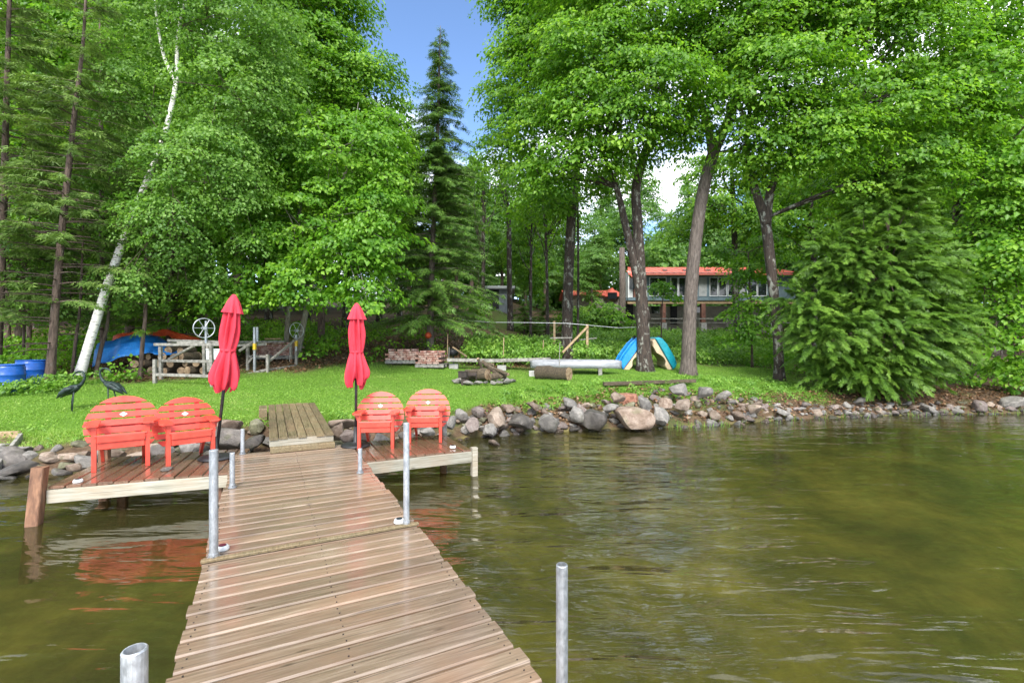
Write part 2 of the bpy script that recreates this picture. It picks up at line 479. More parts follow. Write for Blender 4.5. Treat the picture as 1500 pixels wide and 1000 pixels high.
def ground_z(x, y):
    x = np.asarray(x, float); y = np.asarray(y, float)
    d = y - np.interp(x, SX, SY)
    cols = np.stack([np.interp(d, [p[0] for p in PROF[k]], [p[1] for p in PROF[k]]) for k in PK])
    k = np.interp(x, PK, np.arange(len(PK)))
    i = np.clip(np.floor(k).astype(int), 0, len(PK) - 2)
    t = k - i
    t = t * t * (3 - 2 * t)
    z0 = np.take_along_axis(cols, i[None], 0)[0]
    z1 = np.take_along_axis(cols, (i + 1)[None], 0)[0]
    z = z0 * (1 - t) + z1 * t
    z = z + np.where(d > 1.2, 0.025 * np.sin(x * 1.7 + y * 0.6) * np.sin(y * 1.3 - x * 0.4), 0)
    bed = np.interp(d, [b[0] for b in BED], [b[1] for b in BED]) + 0.05 * np.sin(x * 1.1) * np.sin(y * 0.9)
    return np.where(d < 0, bed, z)

def gz(x, y):
    return float(ground_z(np.array([x]), np.array([y]))[0])

def shore(x):
    return float(np.interp(x, SX, SY))

def G(px, Y):
    x = (px - 750) / F * Y
    return Vector((x, Y, gz(x, Y)))

xs = np.concatenate([[-300, -200, -130, -90, -65, -50, -40, -33, -28, -24], np.arange(-21, 24, 0.22), [25, 27, 30, 34, 40, 50, 65, 90, 130, 200, 300]])
ys = np.concatenate([[-120, -60, -30, -16, -9, -5, -3, -1.5, 0, 1, 2, 3, 4, 5], np.arange(5.4, 22, 0.2), np.arange(22, 44, 0.6), [46, 50, 56, 64, 75, 90, 120, 170, 250, 400]])
gx, gy = np.meshgrid(xs, ys)
gx = gx.ravel(); gy = gy.ravel()
gzv = ground_z(gx, gy)
gzv = gzv + np.where(np.abs(gx) < 24, rng.normal(0, 0.008, len(gx)), 0)
nx, ny = len(xs), len(ys)
ii = (np.arange(ny - 1)[:, None] * nx + np.arange(nx - 1)[None, :]).ravel()
tris = np.concatenate([np.stack([ii, ii + 1, ii + nx + 1], 1), np.stack([ii, ii + nx + 1, ii + nx], 1)])
gd = gy - np.interp(gx, SX, SY)

def lawn_mask(x, y):
    """1 on mown lawn, 0 on forest floor"""
    d = y - np.interp(x, SX, SY)
    back = np.interp(x, [-14, -9, -6, -3.4, -1.5, 0.5, 3, 6, 9, 12, 14], [11.2, 12.8, 15.2, 17.6, 17.5, 16.6, 17.0, 19.0, 19.4, 18, 14.0])
    w = 0.35 * np.sin(x * 2.1) + 0.25 * np.sin(x * 5.3 + 1)
    m = 1 / (1 + np.exp(-(back + w - y) * 3.2))
    m2 = 1 / (1 + np.exp(-(d - 1.0 + 0.3 * np.sin(x * 3.1)) * 7))
    right = 1 / (1 + np.exp((x - 9.0) * 3 - np.clip(y - 15, 0, 5) * 1.6))
    slope = np.exp(-((x - 6.0) / 3.2) ** 2 - ((y - 23) / 4.5) ** 2) * 0.8     # grassy rise below the house
    yard = np.exp(-((x - 0.2) / 1.6) ** 2 - ((y - 30) / 3.0) ** 2) * 0.9      # sunlit grass by the shed
    return np.clip(m * m2 * right + slope + yard, 0, 1)

def ground_mat():
    t = NT('lake_shore_ground')
    a = t.new('ShaderNodeAttribute', attribute_name='lawn')
    w = t.new('ShaderNodeAttribute', attribute_name='bed')
    v = t.coord((1, 1, 1), obj_offset=False)
    n1 = t.noise(v, 1.3, 6, 0.6)
    n2 = t.noise(v, 14, 6, 0.7)
    n3 = t.noise(v, 0.55, 5, 0.6, 0.5)
    grass = t.ramp(n2, [(0.3, (0.060, 0.125, 0.014)), (0.7, (0.120, 0.240, 0.024))])
    grass = t.mix(t.ramp(n1, [(0.55, 0.0), (0.75, 0.4)]), grass, (0.13, 0.125, 0.04))
    litter = t.ramp(n2, [(0.3, (0.045, 0.028, 0.017)), (0.55, (0.115, 0.072, 0.045)), (0.75, (0.20, 0.13, 0.085))])
    litter = t.mix(t.ramp(n1, [(0.5, 0.0), (0.65, 0.6)]), litter, (0.045, 0.085, 0.020))
    col = t.mix(a.outputs['Fac'], litter, grass)
    sand = t.ramp(n3, [(0.36, (0.042, 0.056, 0.016)), (0.47, (0.145, 0.152, 0.045)), (0.58, (0.285, 0.278, 0.085)), (0.72, (0.47, 0.44, 0.16))])
    sand = t.mix(0.45, sand, t.ramp(t.noise(v, 5, 6, 0.65), [(0.3, (0.4,) * 3), (0.7, (1.3,) * 3)]), 'MULTIPLY')
    col = t.mix(w.outputs['Fac'], col, sand)
    t.l(col, t.b.inputs['Base Color'])
    t.b.inputs['Roughness'].default_value = 0.95
    t.b.inputs['Specular IOR Level'].default_value = 0.2
    t.l(t.bump(n2, 0.6, 0.03), t.b.inputs['Normal'])
    return t.m
me = np_mesh('ground', np.stack([gx, gy, gzv], 1), tris, ground_mat(), smooth=True)
at = me.attributes.new('lawn', 'FLOAT', 'POINT'); at.data.foreach_set('value', lawn_mask(gx, gy).astype(np.float32))
at = me.attributes.new('bed', 'FLOAT', 'POINT'); at.data.foreach_set('value', np.clip(0.5 - (gd + 0.02) * 8, 0, 1).astype(np.float32))
ground = tag(link('ground', me), kind='structure')

def water_mat():
    t = NT('lake_water')
    t.n.remove(t.b)
    v1 = t.coord((0.5, 1.9, 1), obj_offset=False)
    v2 = t.coord((1.6, 6.5, 1), obj_offset=False)
    v3 = t.coord((0.25, 0.7, 1), obj_offset=False)
    a = t.noise(v1, 1.5, 3, 0.5, 0.5)
    b = t.noise(v2, 2.2, 3, 0.55, 0.4)
    c = t.noise(v3, 1.0, 2, 0.5)
    # a breeze-ruffled patch beside the dock, calmer water elsewhere
    geo = t.new('ShaderNodeNewGeometry')
    sub = t.new('ShaderNodeVectorMath', operation='SUBTRACT'); sub.inputs[1].default_value = (1.15, 5.0, 0)
    t.l(geo.outputs['Position'], sub.inputs[0])
    mul = t.new('ShaderNodeVectorMath', operation='MULTIPLY'); mul.inputs[1].default_value = (0.55, 0.20, 0)
    t.l(sub.outputs[0], mul.inputs[0])
    ln = t.new('ShaderNodeVectorMath', operation='LENGTH'); t.l(mul.outputs[0], ln.inputs[0])
    wob = t.new('ShaderNodeMath', operation='MULTIPLY_ADD'); t.l(c, wob.inputs[0]); wob.inputs[1].default_value = 0.8
    t.l(ln.outputs['Value'], wob.inputs[2])
    mask = t.new('ShaderNodeMapRange'); mask.interpolation_type = 'SMOOTHSTEP'
    t.l(wob.outputs[0], mask.inputs[0])
    mask.inputs[1].default_value = 1.10; mask.inputs[2].default_value = 1.65
    mask.inputs[3].default_value = 1.0; mask.inputs[4].default_value = 0.22
    def scaled(h):
        m_ = t.new('ShaderNodeMath', operation='MULTIPLY'); t.l(h, m_.inputs[0]); t.l(mask.outputs[0], m_.inputs[1])
        return m_.outputs[0]
    a = scaled(a); b = scaled(b)
    n = t.bump(a, 1.0, 0.13)
    n = t.bump(b, 1.0, 0.010, n)
    n = t.bump(c, 0.5, 0.06, n)
    fr = t.new('ShaderNodeFresnel'); fr.inputs['IOR'].default_value = 1.55
    t.l(n, fr.inputs['Normal'])
    gl = t.new('ShaderNodeBsdfGlossy'); gl.inputs['Roughness'].default_value = 0.025
    gl.inputs['Color'].default_value = (0.97, 0.97, 0.97, 1)
    t.l(n, gl.inputs['Normal'])
    tr = t.new('ShaderNodeBsdfTransparent'); tr.inputs['Color'].default_value = (0.84, 0.80, 0.52, 1)
    df = t.new('ShaderNodeBsdfDiffuse'); df.inputs['Color'].default_value = (0.105, 0.098, 0.032, 1)
    m0 = t.new('ShaderNodeMixShader'); m0.inputs[0].default_value = 0.22      # silt in the water
    t.l(tr.outputs[0], m0.inputs[1]); t.l(df.outputs[0], m0.inputs[2])
    m1 = t.new('ShaderNodeMixShader')
    t.l(fr.outputs[0], m1.inputs[0]); t.l(m0.outputs[0], m1.inputs[1]); t.l(gl.outputs[0], m1.inputs[2])
    t.l(m1.outputs[0], t.out.inputs['Surface'])
    return t.m
wb = MB().add([(-300, -120, 0), (300, -120, 0), (300, 26, 0), (-300, 26, 0)], [(0, 1, 2, 3)])
lake = tag(wb.build('lake_water', water_mat()), kind='structure')

# ------------------------------------------------------------------ docks
ANG = math.atan2(0.4563, 0.8898)
UX, VX = Vector((math.cos(ANG), math.sin(ANG), 0)), Vector((-math.sin(ANG), math.cos(ANG), 0))
DZ = 0.40
def D(u, v, z=0.0):
    return UX * u + VX * v + Vector((0, 0, z))

def shared_planks(parent, mat, length, width, thick, spots, axis='X', ch=0.009, jit=0.004):
    """spots: local centres; three alike meshes shared by all planks"""
    mes = []
    for k in range(3):
        b = MB()
        w = width * (1 - 0.02 * k)
        if axis == 'X':
            b.box((0, 0, 0), (length, w, thick), ch=ch)
        else:
            b.box((0, 0, 0), (length, w, thick), M=Matrix.Rotation(R(90), 3, 'Z'), ch=ch)
        mes.append(b.mesh('plank', mat))
    for i, c in enumerate(spots):
        o = link('plank', mes[i % 3], parent)
        o.location = (c[0] + rnd.uniform(-jit, jit) * (3 if axis == 'X' else 0.3), c[1] + (rnd.uniform(-jit, jit) * 3 if axis == 'Y' else 0), c[2] + rnd.uniform(-jit, jit) * 0.7)
        o.rotation_euler = (rnd.uniform(-1, 1) * 0.008, rnd.uniform(-1, 1) * 0.003, rnd.uniform(-1, 1) * 0.002)

def pipe(parent, u, v, z0, z1, r, name='pipe_post'):
    prof = [(r, z0), (r, z1 - 0.004), (r - 0.003, z1), (r * 0.80, z1), (r * 0.80, z1 - 0.35), (0.001, z1 - 0.35)]
    return MB().lathe(prof, 20, (u, v, 0)).build(name, M['galv'], parent, smooth=False)

def dock_section(label, v0, v1, u0=-0.41, u1=1.17, pitch=0.142):
    t = thing('dock_section', label, 'dock', D((u0 + u1) / 2, (v0 + v1) / 2, 0), ANG, 'plank dock walkway')
    w, L = u1 - u0, v1 - v0
    n = int(round(L / pitch))
    p = L / n
    shared_planks(t, M['deck'], w, p - 0.014, 0.032, [(0, -L / 2 + p * (i + 0.5), DZ - 0.016) for i in range(n)])
    for s in (-1, 1):
        MB().box((s * (w / 2 - 0.05), 0, DZ - 0.11), (0.045, L - 0.02, 0.14)).build('side_beam', M['beam'], t)
    MB().box((0, 0, DZ - 0.11), (0.045, L - 0.02, 0.14)).build('centre_beam', M['beam'], t)
    for s in (-1, 1):
        MB().box((0, s * (L / 2 - 0.03), DZ - 0.11), (w - 0.16, 0.04, 0.135)).build('end_beam', M['beam'], t)
    nb_ = MB()
    for i in range(n):
        for x in (-w / 2 + 0.05, 0.0, w / 2 - 0.05):
            for dy in (-0.032, 0.032):
                xx_, yy_ = x + rnd.uniform(-.008, .008), -L / 2 + p * (i + 0.5) + dy + rnd.uniform(-.006, .006)
                nb_.lathe([(0.0042, DZ - 0.004), (0.0042, DZ + 0.003), (0.001, DZ + 0.004)], 6, (xx_, yy_, 0))
    tag(nb_.build('nail_heads', M['iron'], t), kind='stuff')
    return t, lambda u, v: (u - (u0 + u1) / 2, v - (v0 + v1) / 2)
def post_on(t, f, u, v, top, r, bottom=-0.9):
    a, b = f(u, v)
    p = pipe(t, a, b, bottom, top, r)
    s = 1 if a > 0 else -1
    br = MB()
    br.lathe([(r + 0.001, 0.003), (r + 0.016, 0.003), (r + 0.016, 0.014), (r + 0.005, 0.016), (r + 0.005, 0.045), (r + 0.001, 0.047)], 18, (a, b, DZ), cap=False)
    br.lathe([(0.006, -0.006), (0.006, 0.006)], 8, (a, b - r - 0.009, DZ + 0.03))
    br.build('collar', M['galv'], t)
    return p

def uv_of(px, py, z):
    Y = (CAMZ - z) * F / (py - 500)
    X = (px - 750) / F * Y
    return X * UX.x + Y * UX.y, X * VX.x + Y * VX.y

sec1, f1 = dock_section('long wet plank dock section running under the camera in the foreground', -1.0, 4.06)
sec2, f2 = dock_section('middle wet plank dock section between the two tall pipe posts', 4.075, 6.13)
sec3, f3 = dock_section('shore-end plank dock section between the two chair decks', 6.145, 7.86)
# lip board over the joint of the two walkway sections
MB().box((0, f2(0, 4.10)[1], DZ + 0.012), (1.60, 0.045, 0.022), ch=0.004).build('lip_board', M['ramp'], sec2)
post_on(sec1, f1, -0.34, 1.737, 1.109, 0.0325)
post_on(sec1, f1, 1.09, 1.672, 1.078, 0.0245)
post_on(sec2, f2, -0.344, 4.14, 1.205, 0.030)
post_on(sec2, f2, 1.084, 4.125, 1.294, 0.026)
post_on(sec2, f2, -0.33, 6.06, 0.785, 0.026)
post_on(sec2, f2, 1.016, 6.03, 0.70, 0.026)
post_on(sec3, f3, -0.30, 7.80, 0.76, 0.028)

# left chair deck
LA = R(20)
ld = thing('deck_platform', 'low brown deck carrying the two larger red chairs and the leaning umbrella', 'deck', (-5.155, 5.32, 0), LA, 'side decks of the dock')
LZ = 0.385
LW, LD = 1.78, 1.42
n = 12
shared_planks(ld, M['deck_red'], LD, LW / n - 0.007, 0.03, [(LW / n * (i + 0.5), LD / 2 + 0.01, LZ - 0.015) for i in range(n)], axis='Y')
MB().box((LW / 2, 0.0, LZ - 0.105), (LW, 0.045, 0.145), ch=0.004).build('front_beam', M['beam'], ld)
MB().box((LW / 2, LD - 0.03, LZ - 0.105), (LW, 0.045, 0.14)).build('back_beam', M['beam'], ld)
for x in (0.03, LW / 2, LW - 0.03):
    MB().box((x, LD / 2, LZ - 0.105), (0.045, LD - 0.11, 0.139)).build('joist', M['beam'], ld)
MB().bar((-0.14, -0.10, -0.75), (-0.05, -0.03, 0.62), 0.125, 0.115, ch=0.008).build('corner_post', M['post_brown'], ld)
MB().bar((0.33, LD * 0.72, -0.5), (0.33, LD * 0.72, LZ - 0.04), 0.10, ch=0.006).build('under_post', M['post_brown'], ld)
MB().bar((-0.02, LD + 0.02, -0.3), (-0.02, LD + 0.02, 0.52), 0.11, ch=0.006).build('back_post', M['post_brown'], ld)
MB().bar((LW - 0.15, 0.09, -0.8), (LW - 0.15, 0.09, LZ - 0.04), 0.09).build('under_post', M['post_brown'], ld)

# right chair deck
RU0, RU1, RV0, RV1 = 1.185, 2.72, 6.63, 7.88
rd = thing('deck_platform', 'low brown deck carrying the two smaller red chairs beside the water', 'deck', D(RU0, RV0, 0), ANG, 'side decks of the dock')
RW, RD = RU1 - RU0, RV1 - RV0
n = 11
shared_planks(rd, M['deck_red'], RD, RW / n - 0.007, 0.03, [(RW / n * (i + 0.5), RD / 2 + 0.01, DZ - 0.02) for i in range(n)], axis='Y')
MB().box((RW / 2, 0.0, DZ - 0.112), (RW, 0.045, 0.155), ch=0.004).build('front_beam', M['beam'], rd)
MB().box((RW / 2, RD - 0.03, DZ - 0.11), (RW, 0.045, 0.145)).build('back_beam', M['beam'], rd)
for x in (0.03, RW / 2, RW - 0.03):
    MB().box((x, RD / 2, DZ - 0.11), (0.045, RD - 0.11, 0.144)).build('joist', M['beam'], rd)
MB().bar((RW + 0.045, 0.0, -0.8), (RW + 0.045, 0.0, DZ + 0.02), 0.085, ch=0.004).build('corner_post', M['beam'], rd)
MB().bar((RW - 0.05, RD - 0.1, -0.7), (RW - 0.05, RD - 0.1, DZ - 0.04), 0.085).build('under_post', M['post_brown'], rd)
MB().bar((RW + 0.02, RD + 0.03, -0.3), (RW + 0.02, RD + 0.03, 0.72), 0.075, ch=0.005).build('back_post', M['greywood'], rd)

# ramp from dock to lawn
rp = thing('gangway_ramp', 'mossy dark plank ramp leading from the dock up to the lawn', 'ramp', D(0.475, 7.72, 0), ANG)
RL = 3.25
n = 7
zr = lambda y: 0.615 + 0.03 * y
me3 = []
for k in range(2):
    b = MB(); b.bar((0, 0, zr(0) - 0.02), (0, RL, zr(RL) - 0.02), 0.88 / n - 0.008 - 0.003 * k, 0.036, ch=0.006)
    me3.append(b.mesh('plank', M['ramp']))
for i in range(n):
    o = link('plank', me3[i % 2], rp)
    o.location = (-0.44 + 0.88 / n * (i + 0.5), rnd.uniform(-0.012, 0.012), rnd.uniform(-0.003, 0.003))
MB().box((0, 0.03, 0.535), (0.87, 0.04, 0.11), ch=0.004).build('front_board', M['beam'], rp)
MB().box((0.01, -0.03, 0.443), (0.87, 0.13, 0.075), ch=0.006).build('step_board', M['ramp'], rp)
for s in (-1, 1):
    MB().bar((s * 0.40, 0.06, zr(0) - 0.11), (s * 0.40, RL - 0.02, zr(RL) - 0.11), 0.04, 0.14).build('side_beam', M['ramp'], rp)
MB().box((-0.53, RL - 0.35, 0.60), (0.14, 0.6, 0.22), ch=0.01).build('side_timber', M['ramp'], rp)

# ------------------------------------------------------------------ red chairs
def make_chair(name, label, loc, facing, scale=1.0):
    th = math.atan2(facing[0], -facing[1])
    t = thing(name, label, 'chair', loc, th, 'red round-backed garden chairs')
    t.scale = (scale,) * 3
    W = 0.25
    for s in (-1, 1):
        MB().box((s * W, 0, 0.265), (0.045, 0.085, 0.53), ch=0.004).build('front_leg', M['red'], t)
        # sloping rear leg / seat stringer
        MB().prism([(-0.02, 0.30), (-0.02, 0.39), (0.45, 0.24), (0.60, 0.0), (0.52, 0.0), (0.36, 0.17)], 0.035,
                   Matrix.Rotation(R(90), 3, 'Z'), (s * (W - 0.045), 0.02, 0)).build('rear_leg', M['red'], t)
        # wide arm flaring outwards
        b = MB()
        pts = [(-0.045, -0.09), (0.06, -0.10), (0.10, -0.03), (0.085, 0.22), (0.05, 0.40), (-0.035, 0.40), (-0.045, 0.1)]
        pts = [(s * x, y) for x, y in pts]
        k = len(pts)
        vs = [(s * W + x, y, 0.532) for x, y in pts] + [(s * W + x, y, 0.557) for x, y in pts]
        fs = [tuple(range(k)), tuple(range(2 * k - 1, k - 1, -1))] + [((i + 1) % k, i, i + k, (i + 1) % k + k) for i in range(k)]
        b.add(vs, fs).build('armrest', M['red'], t, fix=True)
        MB().prism([(s * (W + 0.024), 0.42), (s * (W + 0.024), 0.531), (s * (W + 0.075), 0.531)], 0.022).build('arm_bracket', M['red'], t, fix=True)
    MB().box((0, -0.035, 0.30), (2 * W - 0.06, 0.024, 0.085), ch=0.003).build('apron', M['red'], t)
    zs = lambda y: 0.405 - 0.32 * y
    for i in range(5):
        y = -0.01 + i * 0.098
        b = MB(); sl = math.atan(0.32)
        b.box((0, y, zs(y)), (2 * W - 0.01 if i < 1 else 2 * W - 0.06, 0.086, 0.022), M=Matrix.Rotation(-sl, 3, 'X'), ch=0.003)
        b.build('seat_slat', M['red'], t)
    # front drop slat of the seat
    MB().box((0, -0.058, 0.375), (2 * W - 0.055, 0.022, 0.075), ch=0.004).build('seat_front', M['red'], t)
    # round slatted back, reclined
    Rr = 0.385
    Mx = Matrix.Rotation(R(-17), 3, 'X')
    org = Vector((0, 0.34, 0.085))
    ns, gap = 8, 0.024
    pitch = 2 * Rr / ns
    for i in range(1, ns):
        s0, s1 = i * pitch + gap / 2, (i + 1) * pitch - gap / 2
        if i == ns - 1: s1 = 2 * Rr
        hw = lambda s: math.sqrt(max(Rr * Rr - (s - Rr) ** 2, 0.0004))
        left, right = [], []
        for k in range(6):
            sv = s0 + (s1 - s0) * k / 5
            right.append((hw(sv), sv)); left.append((-hw(sv), sv))
        poly = right + left[::-1]
        MB().prism(poly, 0.022, Mx, org).build('back_slat', M['red'], t)
    for s in (-1, 1):
        MB().prism([(s * 0.15 - 0.03, 0.10), (s * 0.15 + 0.03, 0.10), (s * 0.15 + 0.03, 0.72), (s * 0.15 - 0.03, 0.72)], 0.02, Mx, org + Mx @ Vector((0, 0.024, 0))).build('back_support', M['red'], t)
    MB().prism([(-0.30, 0.38), (0.30, 0.38), (0.30, 0.44), (-0.30, 0.44)], 0.02, Mx, org + Mx @ Vector((0, 0.046, 0))).build('back_brace', M['red'], t)
    # pale diamond badge on the third slat
    sc = 5 * pitch + pitch / 2
    MB().prism([(0, sc - 0.030), (0.042, sc), (0, sc + 0.030), (-0.042, sc)], 0.004, Mx, org + Mx @ Vector((0, -0.0135, 0))).build('badge', M['white'], t)
    return t
make_chair('garden_chair', 'red round-backed slatted chair nearest the leaning corner post', (-4.97, 6.10, LZ), (0.60, -0.80), 1.06)
make_chair('garden_chair', 'red round-backed slatted chair beside the leaning umbrella', (-4.30, 6.42, LZ), (0.67, -0.74), 1.0)
make_chair('garden_chair', 'red round-backed slatted chair right beside the upright umbrella', (-2.04, 7.19, DZ - 0.005), (0.13, -0.99), 0.97)
make_chair('garden_chair', 'red round-backed slatted chair at the water end of the right deck', (-1.38, 7.62, DZ - 0.005), (0.08, -1.0), 0.97)

# ------------------------------------------------------------------ closed umbrellas
def umbrella(label, base, top, seed):
    base, top = Vector(base), Vector(top)
    t = thing('closed_umbrella', label, 'umbrella', base, 0, 'closed red umbrellas')
    H = (top - base).length
    # base plate stays flat
    prof = [(0.215, 0.002), (0.22, 0.02), (0.20, 0.035), (0.16, 0.045), (0.06, 0.055), (0.035, 0.07), (0.03, 0.30), (0.001, 0.30)]
    MB().lathe(prof, 32, fn=lambda r, z, g: r * (1 + (0.02 * math.sin(g * 16) if r > 0.1 else 0))).build('umbrella_base', M['black'], t, smooth=True)
    ax = (top - base).normalized()
    q = Vector((0, 0, 1)).rotation_difference(ax)
    def part(mb, name, mat, smooth=True):
        o = mb.build(name, mat, t, smooth=smooth)
        o.rotation_mode = 'QUATERNION'
        o.rotation_quaternion = q
        return o
    part(MB().tube([(0, 0, 0.02), (0, 0, H - 0.12)], 0.0205, 14), 'pole', M['black'])
    rr = random.Random(seed)
    ph = [rr.uniform(0, 6.28) for _ in range(6)]
    def fold(r, z, g):
        zz = z / H
        tie = 0.655
        loose = min(1.0, abs(zz - tie) / 0.12)
        a = 0.12 + 0.24 * loose
        f = a * math.sin(8 * g + ph[0] + 1.1 * math.sin(zz * 9 + ph[1])) + 0.10 * loose * math.sin(3 * g + ph[2]) + 0.07 * loose * math.sin(13 * g + ph[3] + zz * 14) + 0.035 * loose * math.sin(23 * g + ph[2] - zz * 22)
        return r * (1 + f)
    prof = []
    key = [(0.435, 0.150), (0.455, 0.182), (0.50, 0.192), (0.56, 0.172), (0.61, 0.148), (0.645, 0.128), (0.655, 0.122), (0.668, 0.128), (0.72, 0.138), (0.80, 0.132), (0.87, 0.112), (0.93, 0.09)]
    for i in range(41):
        zz = 0.435 + (0.93 - 0.435) * i / 40
        prof.append((0.72 * float(np.interp(zz, [k[0] for k in key], [k[1] for k in key])), zz * H))
    def hem(r, z, g):
        return fold(r, z, g)
    mb = MB()
    n = 96
    vs, fs = [], []
    for i, (r, z) in enumerate(prof):
        for k in range(n):
            g = 2 * math.pi * k / n
            x = fold(r, z, g)
            dz = 0.0
            if i < 10:
                dz = (1 - i / 10) * 0.07 * math.sin(4 * g + ph[4]) + (1 - i / 10) * 0.03 * math.sin(9 * g + ph[5])
            vs.append((x * math.cos(g), x * math.sin(g), z + dz))
    for i in range(len(prof) - 1):
        for k in range(n):
            k2 = (k + 1) % n
            fs.append((i * n + k, i * n + k2, (i + 1) * n + k2, (i + 1) * n + k))
    mb.add(vs, fs)
    can = part(mb, 'canopy', M['canvas'])
    tie = MB().lathe([(0.085, 0.648 * H), (0.098, 0.650 * H), (0.099, 0.664 * H), (0.085, 0.667 * H)], 40)
    part(tie, 'tie_strap', M['canvas'])
    cap = [(0.165, 0.885), (0.160, 0.890), (0.135, 0.92), (0.105, 0.955), (0.07, 0.978), (0.045, 0.99), (0.03, 0.998), (0.001, 1.0)]
    def cfold(r, z, g):
        k = max(0, (0.99 - z / H) / 0.1)
        return r * (1 + 0.20 * k * math.sin(7 * g + ph[1]) + 0.08 * k * math.sin(3 * g + ph[0]))
    part(MB().lathe([(r * 0.73, z * H) for r, z in cap], 64, fn=cfold, cap=False), 'vent_cap', M['canvas'])
    return t
umbrella('closed red umbrella leaning to the right on the left deck', (-4.09, 6.62, LZ), (-3.86, 6.66, 2.655), 3)
umbrella('closed red umbrella standing upright beside the ramp', (-2.40, 7.36, DZ - 0.005), (-2.385, 7.36, 2.59), 8)

# ------------------------------------------------------------------ small things on the dock
def puck(label, p):
    t = thing('solar_light', label, 'light', p, 0, 'small white solar lights on the dock')
    MB().lathe([(0.046, 0), (0.049, 0.008), (0.044, 0.026), (0.038, 0.034), (0.001, 0.035)], 20).build('housing', M['white'], t, smooth=True)
    MB().lathe([(0.028, 0.0352), (0.028, 0.0385), (0.001, 0.0385)], 16).build('solar_cell', M['lens'], t)
    return t
puck('white puck light at the foot of the tall left pipe post', D(-0.30, 4.29, DZ + 0.002))
puck('white puck light at the foot of the tall right pipe post', D(1.045, 4.22, DZ + 0.002))
puck('white puck light on the deck by the leaning corner post', Vector((-4.98, 5.50, LZ + 0.002)))
puck('white puck light on the outer edge of the right deck', D(2.50, 6.83, DZ - 0.001))
#puck('white puck light on the dock edge just behind the tall left pipe post', D(-0.375, 4.46, DZ + 0.002))

def rock_mesh(name, seed, sub=3, planes=11, squash=(1, 1, 1), jag=0.05):
    r_ = random.Random(seed)
    bm = bmesh.new()
    bmesh.ops.create_icosphere(bm, subdivisions=sub, radius=1.0)
    pl = []
    for i in range(planes):
        d = Vector((r_.gauss(0, 1), r_.gauss(0, 1), r_.gauss(0, 1))).normalized()
        pl.append((d, r_.uniform(0.45, 0.88)))
    for v in bm.verts:
        for d, h in pl:
            k = v.co.dot(d) - h
            if k > 0:
                v.co -= d * k * 0.93
        v.co *= 1 + r_.uniform(-jag, jag) * 0.8 + 0.07 * math.sin(v.co.x * 5.1 + seed) * math.sin(v.co.y * 4.3 + seed * 2) 
        v.co = Vector((v.co.x * squash[0], v.co.y * squash[1], v.co.z * squash[2]))
    bmesh.ops.smooth_vert(bm, verts=bm.verts, factor=0.12, use_axis_x=True, use_axis_y=True, use_axis_z=True)
    bm.normal_update()
    me = bpy.data.meshes.new(name)
    bm.to_mesh(me); bm.free()
    return me
def smooth_by_angle(me, ang=38):
    me.polygons.foreach_set('use_smooth', [True] * len(me.polygons))
    try:
        me.set_sharp_from_angle(angle=R(ang))
    except Exception:
        pass

m_ = rock_mesh('flat_stone', 77, 2, 9, (1.0, 0.7, 0.22))
m_.materials.append(M['rock_dark']); smooth_by_angle(m_)
o = link('flat_stone', m_); o.location = Vector((-4.32, 6.0, LZ + 0.022)); o.scale = (0.115, 0.115, 0.12)
o.rotation_euler = (0, 0, 0.5)
tag(o, 'flat dark grey stone lying on the left deck in front of the chairs', 'stone')

# old weathered frame at the far left
ob = thing('old_dock_frame', 'weathered grey timber frame lying on the stones at the far left', 'timber frame', G(0, 7.4))
bx, by, bz = ob.location
def lo(p): return Vector(p) - Vector((bx, by, bz))
MB().bar(lo(P(-14, 700, 6.9)), lo(P(31, 641, 7.9)), 0.05, 0.17, ch=0.006).build('rail', M['greywood'], ob)
MB().bar(lo(P(-60, 640, 7.95)), lo(P(29, 637, 8.0)), 0.05, 0.14, ch=0.006).build('rail', M['tanwood'], ob)
MB().bar(lo(P(-90, 655, 7.6)), lo(P(10, 652, 7.7)), 0.20, 0.035, ch=0.006).build('board', M['greywood'], ob)
MB().bar(lo(P(-90, 668, 7.4)), lo(P(6, 664, 7.5)), 0.20, 0.035, ch=0.006).build('board', M['greywood'], ob)

